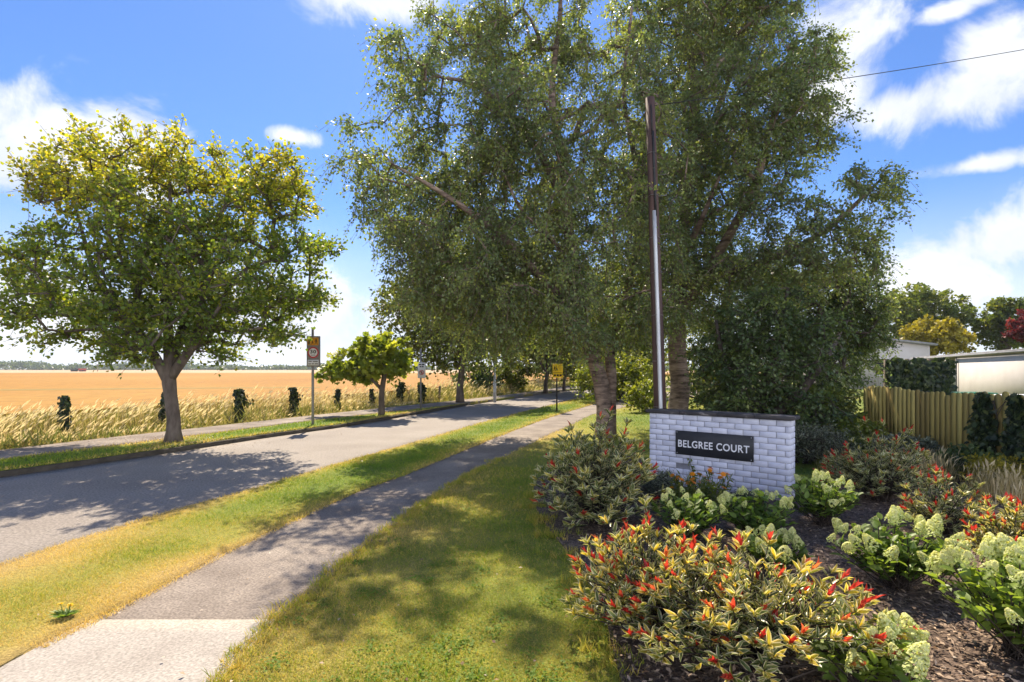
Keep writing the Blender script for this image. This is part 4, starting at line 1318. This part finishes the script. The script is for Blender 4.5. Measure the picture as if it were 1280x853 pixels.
# ------------------------------------------------------------------ far away in the stubble
for px, mt_, lab, nm in ((93, 'darkpaint', 'tiny dark green farm trailer far out on the pale stubble', 'farm_trailer'), (103, 'redpaint', 'tiny red farm trailer far out on the pale stubble', 'farm_trailer')):
    p_ = G(px, 467.3, .12)
    p_ = p_ * (300 / p_[1])
    p_[2] = .12
    r = thing(nm, lab, 'trailer', p_)
    MB().box(-1.5, 1.5, -1, 1, .55, 1.5, ch=.1).build('body', M[mt_], r)
    MB().box(-1.62, 1.62, -1.1, 1.1, 1.503, 1.62).build('rim', M[mt_], r)
    for sx in (-.9, .9):
        a = np.linspace(0, 2 * math.pi, 12)
        MB().tube([(sx, -1.05, .4), (sx, 1.05, .4)], .4, 12).build('wheel', M['black'], r)
tp = At(122, 462, 290)
tp[2] = .12
r = thing('telegraph_pole', 'distant thin telegraph pole standing in the stubble', 'pole', tp)
MB().tube([(0, 0, 0), (0, 0, 4.0)], [.17, .13], 8).build('shaft', M['oldwood'], r)
MB().box(-.8, .8, -.08, .08, 3.5, 3.68).build('crossarm', M['oldwood'], r)

# ------------------------------------------------------------------ timber fence, right
f0, f1 = np.array((7.78, 12.0)), np.array((7.15, 6.0))
fl = float(np.linalg.norm(f1 - f0))
fang = math.atan2(f1[1] - f0[1], f1[0] - f0[0])
fe = thing('timber_fence', 'low fence of round topped yellowish boards running along the garden side', 'fence', (f0[0], f0[1], ZV), fang)
mb = MB()
x, bw = 0.0, .125
k = 0
while x < fl - .1:
    hgt = 1.25 + .018 * rng.normal() + .02 * math.sin(x * 2.1)
    top = [(bw * .5 * math.cos(a), hgt - .055 + .055 * math.sin(a)) for a in np.linspace(math.pi, 0, 7)]
    outl = [(-bw * .5, -.05)] + top + [(bw * .5, -.05)]
    n = len(outl)
    dz_ = .012 * rng.random()
    t_ = rng.random()
    xc = x + bw / 2
    v = [(xc + a_, -.011 - dz_, b_) for a_, b_ in outl] + [(xc + a_, .009 - dz_, b_) for a_, b_ in outl]
    cf = [(xc, -.011 - dz_, hgt * .5), (xc, .009 - dz_, hgt * .5)]
    f3 = [(2 * n, (i + 1) % n, i) for i in range(n)] + [(2 * n + 1, n + i, n + (i + 1) % n) for i in range(n)]
    f4 = [(i, (i + 1) % n, n + (i + 1) % n, n + i) for i in range(n)]
    mb.add(v + cf, f3=f3, f4=f4, a=t_)
    x += bw + .010 + .004 * rng.random()
mb.build('boards', M['fencewood'], fe)
for z in (.28, .98):
    MB().box(0, fl, .012, .055, z - .04, z + .04).build('rail', M['fencewood'], fe)
for k in range(5):
    MB().box(k * fl / 4 - .045, k * fl / 4 + .045, .058, .14, -.1, 1.17, ch=.008).build('post', M['fencewood'], fe)


def ivy_mat_on_fence(label, s0, s1, seed_n, over=.12):
    """ivy curtain that hangs over a length of the fence"""
    u = (f1 - f0) / fl
    nrm = np.array((u[1], -u[0]))
    if nrm[0] > 0:
        nrm = -nrm
    c = f0 + u * (s0 + s1) / 2
    r = thing('ivy', label, 'ivy', (c[0], c[1], ZV), 0, 'ivy on the timber fence')
    n = seed_n
    s = (rng.random(n) - .5) * (s1 - s0)
    z = rng.random(n) ** .75 * (1.06 + over * np.sin(s * 4 + 1))
    bul = .04 + .09 * rng.random(n) ** 1.5 + .04 * np.sin(s * 5 + z * 4) ** 2 + .05 * (1.1 - z).clip(0, 1)
    s = s * (.80 + .28 * np.sin(z * 6 + s0) + .22 * rng.random(n)) + .05 * rng.normal(size=n) * (rng.random(n) < .25)
    z = z * (.92 + .16 * np.sin(s * 9 + 2))
    pos = np.column_stack([u[0] * s + nrm[0] * bul, u[1] * s + nrm[1] * bul, z + .03])
    lf = MB()
    nr = np.column_stack([np.full(n, nrm[0]), np.full(n, nrm[1]), np.full(n, .35)]) + rng.normal(size=(n, 3)) * .45
    lf.leaves(pos, np.column_stack([rng.normal(size=(n, 2)) * .6, -np.ones(n)]), nr, .06 + .05 * rng.random(n), .055 + .04 * rng.random(n), T_MAPLE, rng.random(n))
    lf.build('foliage', M['L_ivy'], r)
    st = MB()
    for k in range(12):
        a = (rng.random() - .5) * (s1 - s0)
        st.tube([np.array((u[0] * (a + w_) + nrm[0] * .06, u[1] * (a + w_) + nrm[1] * .06, z_)) for w_, z_ in ((0, 0), (.05 * rng.normal(), .4), (.1 * rng.normal(), .8), (.12 * rng.normal(), 1.15))], .006, 5)
    st.build('stems', M['darkbark'], r)


# distance along the fence at a picture column
def fence_s(px):
    k = (px - CX) / F
    u = (f1 - f0) / fl
    return float((k * f0[1] - f0[0]) / (u[0] - k * u[1]))


ivy_mat_on_fence('wide dark ivy curtain hanging over the boards of the timber fence', fence_s(1227), fence_s(1250), 1300)
ivy_mat_on_fence('dark ivy clump on the timber fence at the right edge of the picture', fence_s(1270), fence_s(1292), 1000)

# ------------------------------------------------------------------ garage, house, ivy screen, bin


def prism(mb, poly, z0, z1, a=.5):
    n = len(poly)
    v = [(p[0], p[1], z0) for p in poly] + [(p[0], p[1], z1) for p in poly]
    f4 = [(i, (i + 1) % n, n + (i + 1) % n, n + i) for i in range(n)]
    c = np.mean(np.asarray(poly, float), 0)
    v += [(c[0], c[1], z0), (c[0], c[1], z1)]
    f3 = [(2 * n, (i + 1) % n, i) for i in range(n)] + [(2 * n + 1, n + i, n + (i + 1) % n) for i in range(n)]
    return mb.add(v, f3=f3, f4=f4, a=a)


ga, gb, gc = np.array((17.6, 16.4)), np.array((23.7, 29.0)), np.array((28.0, 38.0))
gd = unit((gb - ga)[None])[0]
gn = np.array((gd[1], -gd[0]))
gar = thing('garage', 'long flat roofed garage with a plain white side wall and grey roof edge', 'building', (*ga, 0))
L1, L2 = float(np.linalg.norm(gb - ga)), float(np.linalg.norm(gc - ga))


def gp(s, o):
    return gd * s + gn * o


mb = MB()
prism(mb, [gp(0, 0), gp(L1, 0), gp(L1, 5), gp(0, 5)], -.1, 2.36)
mb.build('wall', M['render'], gar)
mb = MB()
prism(mb, [gp(L1 + .003, .9), gp(L2, .9), gp(L2, 5), gp(L1 + .003, 5)], -.1, 2.36)
mb.build('rear_wall', M['render'], gar)
mb = MB()
prism(mb, [gp(-.4, -.07), gp(L2 + .4, -.07), gp(L2 + .4, 5.3), gp(-.4, 5.3)], 2.363, 2.46)
mb.build('roof', M['fascia'], gar)
mb = MB()
for k in range(8):
    s = L1 + .01 + k * .16
    prism(mb, [gp(s, .55), gp(s + .15, .55), gp(s + .15, .60), gp(s, .60)], -.05, 2.33, a=rng.random())
mb.build('timber_door', M['brownwood'], gar)
p0_, p1_ = gp(-.3, -.12), gp(L2 + .3, -.12)
MB().tube([(*p0_, 2.36), (*p1_, 2.33)], .05, 8).build('gutter', M['fascia'], gar)
pd_ = gp(L1 - .25, -.07)
MB().tube([(*pd_, -.05), (*pd_, 2.3)], .035, 8).build('downpipe', M['fascia'], gar)
hs = thing('house', 'white gabled house with a shallow grey roof glimpsed behind the trees at right', 'building', (27.2, 44, 0))
mb = MB()
sec = [(0, 0), (6.6, 0), (6.6, 3.55), (0, 4.25)]
v = [(x_, y_, z_) for y_ in (0, 7) for x_, z_ in sec]
mb.add(v, f4=[(0, 1, 2, 3), (7, 6, 5, 4), (0, 4, 5, 1), (1, 5, 6, 2), (2, 6, 7, 3), (3, 7, 4, 0)])
mb.build('wall', M['render'], hs)
mb = MB()
v = [(x_, y_, z_) for y_ in (-.35, 7.3) for x_, z_ in [(-.4, 4.32), (7.0, 3.54), (7.0, 3.70), (-.4, 4.48)]]
mb.add(v, f4=[(0, 1, 2, 3), (7, 6, 5, 4), (0, 4, 5, 1), (1, 5, 6, 2), (2, 6, 7, 3), (3, 7, 4, 0)])
mb.build('roof', M['fascia'], hs)
f_ = MB().box(2.2, 3.6, -.03, .02, 1.2, 2.4).build('window', M['black'], hs)
MB().box(2.1, 3.7, -.055, -.033, 1.08, 1.18).build('sill', M['signwhite'], f_)
# ivy screen
iv0 = At(1110, 470, 20)[:2]
iv = thing('ivy_screen', 'square dark ivy covered trellis screen between the timber fence and the garage', 'hedge', (iv0[0], iv0[1], ZV))
mb = MB()
Wd, Hd = 2.35, 2.0
for x in (0, .8, 1.6, 2.35):
    mb.box(x - .04, x + .04, .10, .18, -.1, Hd)
for z in (.3, .9, 1.5, 1.95):
    mb.box(-.04, Wd + .04, .182, .22, z - .02, z + .02)
mb.build('trellis', M['oldwood'], iv)
n = 3600
x = rng.random(n) * Wd
z = rng.random(n) * (Hd + .06 * np.sin(x * 7))
y = .06 - .30 * rng.random(n) ** 1.4 - .12 * np.sin(x * 3 + z * 3)
nr = np.column_stack([rng.normal(size=n) * .5 - .3, -np.ones(n), np.full(n, .35)])
lf = MB()
lf.leaves(np.column_stack([x, y, z]), np.column_stack([rng.normal(size=(n, 2)) * .6, -np.ones(n)]), nr, .12 + .07 * rng.random(n), .11 + .06 * rng.random(n), T_MAPLE, rng.random(n))
lf.build('foliage', M['L_ivy'], iv)
# bin and low white wall behind the fence
bn = At(1217, 494, 14.2)
bi = thing('wheeled_bin', 'green wheeled bin whose lid shows above the timber fence', 'bin', (bn[0], bn[1], ZV))
zt_ = H - (490.5 - HY) / F * 14.2 - ZV
mb = MB()
v = [(sx * w_, sy * w_, z_) for z_, w_ in ((.08, .22), (zt_ - .08, .30)) for sx, sy in ((-1, -1), (1, -1), (1, 1), (-1, 1))]
mb.add(v, f4=[(0, 3, 2, 1), (4, 5, 6, 7), (0, 1, 5, 4), (1, 2, 6, 5), (2, 3, 7, 6), (3, 0, 4, 7)])
mb.build('body', M['bingreen'], bi)
MB().box(-.34, .34, -.36, .34, zt_ - .077, zt_, ch=.02).build('lid', M['bingreen'], bi)
for sx in (-.26, .26):
    MB().tube([(sx - .03, .26, .1), (sx + .03, .26, .1)], .1, 12).build('wheel', M['black'], bi)
lw = At(1268, 500, 13.0)
zt_ = H - (494 - HY) / F * 13.0
lwt = thing('garden_wall', 'low white garden wall with a flat cap behind the ivy at the right edge', 'wall', (lw[0], lw[1], 0))
MB().box(-.35, 2.2, 0, .2, -.05, zt_ - .05).build('wall', M['render'], lwt)
MB().box(-.40, 2.25, -.05, .25, zt_ - .048, zt_ + .01, ch=.008).build('cap', M['signwhite'], lwt)

# ------------------------------------------------------------------ photinias


def photinia(label, base, rx, ry, h, n_tip, leafL=.085, red=.5, leanx=0.0, extra_tips=(), yel=1.0):
    base = np.asarray(base, float)
    r = thing('photinia_shrub', label, 'shrub', base, 0, 'red tipped photinia shrubs in the bed')
    n = n_tip
    a = rng.random(n) * 6.28
    rad = np.sqrt(rng.random(n))
    top = np.sqrt(np.clip(1 - rad ** 2 * .85, 0, 1))
    zz = h * top * (.55 + .45 * rng.random(n) ** .5)
    low = rng.random(n) < .3
    zz = np.where(low, zz * (.35 + .5 * rng.random(n)), zz * (.92 + .34 * rng.random(n) ** 3))
    tips = np.column_stack([rx * rad * np.cos(a) + leanx * zz, ry * rad * np.sin(a), zz])
    for e in extra_tips:
        tips = np.vstack([tips, np.asarray(e) - base])
    n = len(tips)
    st, gl = MB(), MB()
    k = 9
    u = np.linspace(0, 1, k)[None, :, None]
    root = np.column_stack([rng.normal(size=(n, 2)) * .06, np.zeros(n)])
    mid = (root + tips) * .5 + np.column_stack([tips[:, :2] * -.12, tips[:, 2] * .12]) + rng.normal(size=(n, 3)) * .03
    pth = (1 - u) ** 2 * root[:, None] + 2 * u * (1 - u) * mid[:, None] + u ** 2 * tips[:, None]
    for i in range(k - 1):
        st.frusta(pth[:, i], pth[:, i + 1], .0065 - .0045 * i / k, .0065 - .0045 * (i + 1) / k, 5)
    st.build('stems', M['darkbark'], r)
    dirn = unit(pth[:, -1] - pth[:, -3] + np.array((0, 0, .02)))
    # leaves along the upper part of each stem
    for i in range(10):
        f = .45 + .53 * (i + rng.random(n)) / 10
        f = np.clip(f, 0, .99)
        p_ = (1 - f[:, None]) ** 2 * root + 2 * f[:, None] * (1 - f[:, None]) * mid + f[:, None] ** 2 * tips
        side = unit(rng.normal(size=(n, 3)) * np.array((1, 1, .35)) + .15)
        axl = side + dirn * (.35 + .5 * f[:, None])
        nr = np.array((0, 0, 1.0)) + dirn * .6 + rng.normal(size=(n, 3)) * .35
        L = leafL * (.7 + .5 * rng.random(n))
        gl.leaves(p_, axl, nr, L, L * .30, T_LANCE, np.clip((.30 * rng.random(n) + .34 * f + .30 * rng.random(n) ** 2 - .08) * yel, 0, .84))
    # rosette at each tip
    for i in range(8):
        ang = i * 2.4 + rng.random(n)
        side = np.column_stack([np.cos(ang), np.sin(ang), np.zeros(n)])
        axl = side * (.50 + .35 * rng.random((n, 1))) + dirn * (.65 + .45 * rng.random((n, 1)))
        nr = dirn + rng.normal(size=(n, 3)) * .25
        L = leafL * (.75 + .45 * rng.random(n))
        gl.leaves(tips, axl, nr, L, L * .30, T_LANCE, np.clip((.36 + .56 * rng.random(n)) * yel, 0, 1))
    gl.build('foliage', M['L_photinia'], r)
    pick = rng.random(n) < red
    t2, d2 = tips[pick], dirn[pick]
    for tp1, dr1 in zip(t2, d2):
        m_ = int(rng.integers(4, 7))
        rd = MB()
        ang = np.arange(m_) * 2.3 + rng.random(m_) * .6
        side = np.column_stack([np.cos(ang), np.sin(ang), np.zeros(m_)])
        axl = side * (.14 + .30 * rng.random((m_, 1))) + dr1 + np.array((0, 0, .35))
        L = leafL * (.60 + .50 * rng.random(m_))
        rd.leaves(np.zeros((m_, 3)) + dr1 * (.010 * np.arange(m_)[:, None]), axl, -side + np.array((0, 0, .3)) + rng.normal(size=(m_, 3)) * .2, L, L * .27, T_LANCE, np.clip(rng.random() * .8 + .25 * rng.random(m_), 0, 1))
        o = rd.build('young_shoot', M['L_red'], r)
        o.location = tp1
    return r


gb_ = lambda px, py: G(px, py, .06)
photinia('big sunlit red tipped shrub at the lower middle next to the lawn edge', gb_(818, 795), .52, .50, .66, 150, .072, .55, yel=.93, extra_tips=[At(806, 632, 3.7), At(810, 655, 3.65), At(760, 655, 3.6), At(735, 680, 3.5)])
photinia('big sunlit red tipped shrub spreading along the bottom edge of the picture', np.array((1.34, 3.0, .06)), .74, .54, .60, 190, .074, .50, yel=.93, extra_tips=[At(925, 675, 3.2), At(1000, 735, 2.9), At(1098, 775, 2.75), At(1085, 800, 2.6), At(960, 715, 3.0)])
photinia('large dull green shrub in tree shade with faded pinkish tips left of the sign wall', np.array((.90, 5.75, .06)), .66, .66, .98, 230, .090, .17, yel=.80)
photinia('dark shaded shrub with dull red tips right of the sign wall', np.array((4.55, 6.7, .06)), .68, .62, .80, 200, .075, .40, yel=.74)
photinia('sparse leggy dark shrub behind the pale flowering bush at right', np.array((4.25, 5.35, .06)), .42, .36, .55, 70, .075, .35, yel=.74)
photinia('bright red tipped shrub at the right edge above the lime flowering bush', np.array((3.95, 4.25, .06)), .36, .32, .56, 100, .075, .7, yel=.9)

# ------------------------------------------------------------------ hydrangeas
FLM = []
for var in range(5):
    mb = MB()
    n = 150
    t_ = rng.random(n) ** .75
    z = t_
    rad = .46 * (1 - t_) ** .6 + .05
    a = rng.random(n) * 6.28
    pos = np.column_stack([rad * np.cos(a), rad * np.sin(a), z])
    nr = np.column_stack([np.cos(a), np.sin(a), .4 + .5 * t_]) + rng.normal(size=(n, 3)) * .35
    for rot in range(2):
        axl = np.cross(nr, rng.normal(size=(n, 3)))
        mb.leaves(pos - unit(axl) * .09, axl, nr, .19, .15, T_QUAD, np.clip(.25 + .5 * t_ + rng.normal(size=n) * .2, 0, 1))
    FLM.append(mb.mesh('flower_head', M['L_floret']))


def hydrangea(label, base, rx, ry, h, n_head, n_leaf, fs=.12, leafL=.085, tone=0.0):
    fs, n_leaf = fs * .86, int(n_leaf * 1.35)
    base = np.asarray(base, float)
    r = thing('hydrangea', label, 'shrub', base, 0, 'lime flowered hydrangeas in the bed')
    n = n_leaf // 9
    a = rng.random(n) * 6.28
    rad = rng.random(n) ** .5
    zz = h * (.25 + .75 * np.sqrt(np.clip(1 - rad ** 2 * .8, 0, 1)) * (.45 + .55 * rng.random(n)))
    tips = np.column_stack([rx * rad * np.cos(a), ry * rad * np.sin(a), zz])
    root = np.column_stack([rng.normal(size=(n, 2)) * .04, np.zeros(n)])
    st, lf = MB(), MB()
    mid = (root + tips) * .5 + np.column_stack([tips[:, :2] * .10, tips[:, 2] * .05])
    pr = root
    for u in (.25, .5, .75, 1.0):
        q = (1 - u) ** 2 * root + 2 * u * (1 - u) * mid + u * u * tips
        st.frusta(pr, q, .004, .0035, 5)
        pr = q
    st.build('stems', M['darkbark'], r)
    dirn = unit(tips - mid)
    for i in range(9):
        f = np.clip(.35 + .65 * (i + rng.random(n)) / 9, 0, 1)[:, None]
        p_ = (1 - f) ** 2 * root + 2 * f * (1 - f) * mid + f ** 2 * tips
        side = unit(rng.normal(size=(n, 3)) * np.array((1, 1, .2)) + unit(tips) * .35)
        axl = side + np.array((0, 0, .15)) + dirn * .25
        nr = np.array((0, 0, 1.0)) + rng.normal(size=(n, 3)) * .35
        L = leafL * (.7 + .5 * rng.random(n))
        lf.leaves(p_, axl, nr, L, L * .55, T_LANCE, np.clip(tone + .15 + .45 * f[:, 0] + .35 * (rng.random(n) - .3), 0, 1))
    lf.build('foliage', M['L_hyd'], r)
    a = rng.random(n_head) * 6.28
    rad = rng.random(n_head) ** .55
    for k in range(n_head):
        zz = h * (.30 + .70 * math.sqrt(max(0, 1 - rad[k] ** 2 * .8)))
        c = np.array((rx * 1.05 * rad[k] * math.cos(a[k]), ry * 1.05 * rad[k] * math.sin(a[k]), zz - fs * .25))
        o = bpy.data.objects.new('flower_head', FLM[rng.integers(0, 5)])
        C.objects.link(o)
        o.parent = r
        s = fs * (.7 + .55 * rng.random())
        o.scale = (s, s, s * (1.0 + .2 * rng.random()))
        o.location = c
        o.rotation_euler = (-.75 * rad[k] * math.sin(a[k]) + .2 * rng.normal(), .75 * rad[k] * math.cos(a[k]) + .2 * rng.normal(), rng.random() * 6)
    return r


hydrangea('green hydrangea with small pale heads at the foot of the marigolds, nearest the shaded shrub', np.array((1.68, 5.1, .06)), .34, .32, .48, 16, 420, .085)
hydrangea('green hydrangea with pale heads in front of the middle of the sign wall', np.array((2.35, 5.25, .06)), .40, .34, .42, 20, 460, .085)
hydrangea('green hydrangea with lime heads at the right end of the sign wall', np.array((3.22, 5.65, .06)), .37, .34, .50, 20, 460, .085, tone=.1)
hydrangea('large cream and lime flowering hydrangea alone on the bark mulch at right', np.array((2.84, 4.02, .06)), .42, .36, .52, 34, 560, .10, tone=.1)
hydrangea('sunlit yellow green hydrangea cut by the lower right corner of the picture', np.array((2.85, 3.05, .06)), .42, .42, .58, 36, 620, .10, tone=.3)
hydrangea('low pale hydrangea peeking out behind the big red tipped shrub', np.array((2.10, 4.35, .06)), .26, .22, .30, 16, 240, .11, tone=.1)
hydrangea('small pale hydrangea between the cream hydrangea and the right corner one', np.array((3.18, 4.08, .06)), .17, .16, .30, 9, 130, .10, tone=.1)
hydrangea('small lime hydrangea under the red tipped shrub at the bottom edge', np.array((1.78, 2.72, .06)), .28, .24, .36, 18, 280, .10, tone=.3)

# ------------------------------------------------------------------ marigolds and low planting at the wall foot
PET = MB()
for ring, (nn, rr0, zz0) in enumerate(((12, 1.0, .1), (9, .7, .3), (6, .4, .45))):
    a = np.arange(nn) / nn * 6.28 + ring
    axl = np.column_stack([np.cos(a), np.sin(a), np.full(nn, zz0)])
    PET.leaves(axl * 0 + np.array((0, 0, zz0 * .3)), axl, np.column_stack([np.zeros((nn, 2)), np.ones(nn)]), rr0, .5, T_QUAD, rng.random(nn))
PETM = PET.mesh('flower', M['L_marig'])
mg = np.array((2.08, 6.1, .06))
mr_ = thing('marigold_clump', 'clump of orange marigold flowers in front of the brick wall', 'flowers', mg)
n = 90
a, rd_ = rng.random(n) * 6.28, rng.random(n) ** .5
tp_ = np.column_stack([.42 * rd_ * np.cos(a), .26 * rd_ * np.sin(a), (.26 + .20 * rng.random(n))])
st, lf = MB(), MB()
st.frusta(tp_ * np.array((.5, .5, 0)), tp_, .003, .002, 4)
st.build('stems', M['L_mid'], mr_)
for i in range(12):
    f = rng.random((n, 1))
    lf.leaves(tp_ * np.array((.5, .5, 0)) * (1 - f) + tp_ * f * .95, rng.normal(size=(n, 3)) + np.array((0, 0, .5)), rng.normal(size=(n, 3)) + np.array((0, 0, .5)), .06 + .03 * rng.random(n), .018, T_QUAD, rng.random(n) * .8)
lf.build('foliage', M['L_mid'], mr_)
for k in range(24):
    o = bpy.data.objects.new('flower', PETM)
    C.objects.link(o)
    o.parent = mr_
    o.location = tp_[k] + np.array((0, 0, .012))
    o.scale = (.036, .036, .036)
    o.rotation_euler = (rng.normal() * .35 + .3, rng.normal() * .35, rng.random() * 6)


def tuft(name, label, cat, c, rx, ry, h, n, leafm, wid, lean=.35, tone=(.2, .8), plume=0, group=None):
    r = thing(name, label, cat, (c[0], c[1], .06), 0, group)
    a, rd_ = rng.random(n) * 6.28, rng.random(n) ** .5
    pos = np.column_stack([rx * rd_ * np.cos(a), ry * rd_ * np.sin(a), np.full(n, -.01)])
    ax = np.column_stack([np.cos(a) * rd_ * lean, np.sin(a) * rd_ * lean, np.ones(n)]) + rng.normal(size=(n, 3)) * .18
    nr = np.column_stack([-np.cos(a), -np.sin(a), np.full(n, .3)]) + rng.normal(size=(n, 3)) * .3
    hg = h * (.5 + .5 * rng.random(n))
    lf = MB()
    lf.leaves(pos, ax, nr, hg, wid, T_BLADE, tone[0] + (tone[1] - tone[0]) * rng.random(n))
    lf.build('foliage', leafm, r)
    if plume:
        k = rng.integers(0, n, plume)
        pl = MB()
        tip = pos[k] + unit(ax[k]) * hg[k][:, None] * .9
        pl.leaves(tip, ax[k] + rng.normal(size=(plume, 3)) * .25, nr[k], .12, .02, T_QUAD, .7 + .3 * rng.random(plume))
        pl.build('plumes', M['straw'], r)
    return r


bush('lavender_bush', 'grey green lavender like clump against the left foot of the sign wall', 'shrub', (1.75, 6.75), .38, .28, .34, M['L_silver'], 70, (.045, .22), z=.06, n_twig=8, n_leaf=7, up=.7, droop=0, stems=4)
bush('lavender_bush', 'grey green low clump at the right foot of the sign wall beside the bare mulch', 'shrub', (2.75, 6.2), .22, .18, .20, M['L_silver'], 34, (.04, .3), z=.06, n_twig=8, n_leaf=7, up=.7, droop=0, stems=4)
tuft('ornamental_grass', 'wispy tan ornamental grass among the shrubs in front of the dark ivy', 'grass', (5.7, 7.7), .50, .40, .50, 900, M['straw'], .010, tone=(.25, .95), plume=120, group='ornamental grasses below the fence')
tuft('ornamental_grass', 'grey green ornamental grass clump left of the tan one', 'grass', (5.0, 7.9), .5, .4, .46, 700, M['straw'], .010, tone=(.05, .6), plume=50, group='ornamental grasses below the fence')
tuft('ornamental_grass', 'tan grass clump at the right edge of the picture above the red tipped shrub', 'grass', (6.1, 6.7), .40, .36, .44, 700, M['straw'], .010, tone=(.35, 1.0), plume=80, group='ornamental grasses below the fence')
bush('cotoneaster_bush', 'grey green wispy ground shrub behind the right end of the sign wall', 'shrub', (5.0, 9.4), .95, .7, .62, M['L_silver'], 130, (.05, .35), n_twig=8, n_leaf=7, up=.5, group='shrubs below the timber fence')
bush('cotoneaster_bush', 'sunlit yellow green bush leaning on the far end of the timber fence', 'shrub', (6.45, 10.4), .55, .5, .62, M['L_lime'], 140, (.075, .6), group='shrubs below the timber fence')
bush('cotoneaster_bush', 'tall leafy green bush joining the dark evergreen to the timber fence', 'shrub', (6.75, 11.6), .7, .7, 1.15, M['L_mid'], 150, (.08, .6), group='shrubs below the timber fence')
bush('cotoneaster_bush', 'silvery white leaved bush in front of the shadowed fence boards', 'shrub', (6.45, 8.9), .50, .45, .50, M['L_silver'], 120, (.06, .5), group='shrubs below the timber fence')
bush('cotoneaster_bush', 'dark round bush below the wide ivy curtain on the fence', 'shrub', (6.75, 8.1), .40, .4, .42, M['L_dark'], 120, (.07, .6), group='shrubs below the timber fence')
bush('cotoneaster_bush', 'soft green feathery bush between the silvery bush and the dark evergreen', 'shrub', (5.95, 9.6), .60, .5, .48, M['L_mid'], 120, (.055, .35), group='shrubs below the timber fence')
bush('cotoneaster_bush', 'low yellow tinged bush at the right edge under the fence ivy', 'shrub', (6.5, 7.25), .40, .38, .45, M['L_gold'], 70, (.06, .5), group='shrubs below the timber fence')

# dandelion in the near verge
dd = G(82, 772, ZV)
r = thing('dandelion', 'small dandelion with yellow flowers in the dry verge at lower left', 'plant', dd)
lf = MB()
k = 26
a = np.arange(k) * 2.4
axl = np.column_stack([np.cos(a), np.sin(a), .35 + .4 * rng.random(k)])
lf.leaves(np.zeros((k, 3)), axl, np.column_stack([-np.cos(a) * .3, -np.sin(a) * .3, np.ones(k)]), .06 + .05 * rng.random(k), .022, T_LANCE, .3 + .5 * rng.random(k))
lf.build('foliage', M['L_hyd'], r)
PETY = PET.mesh('flower', M['L_yellow'])
for (x, y, z) in ((.03, .0, .085), (-.05, .02, .08), (.0, .04, .06)):
    MB().tube([(x * .3, y * .3, 0), (x, y, z)], .002, 5).build('stem', M['L_hyd'], r)
    o = bpy.data.objects.new('flower', PETY)
    C.objects.link(o)
    o.parent = r
    o.location = (x, y, z)
    o.scale = (.02, .02, .02)

# ------------------------------------------------------------------ summer haze over the plain
hz_m, q = new_mat('summer_haze')
vol = q.n('VolumePrincipled', ins={'Color': (.80, .87, 1.0, 1), 'Density': .00022, 'Anisotropy': .2})
q.n('OutputMaterial', ins={'Volume': vol.outputs[0]})
MB().box(-3990, 3990, -290, 5990, -1.2, 24).build('haze', hz_m, kind='stuff')
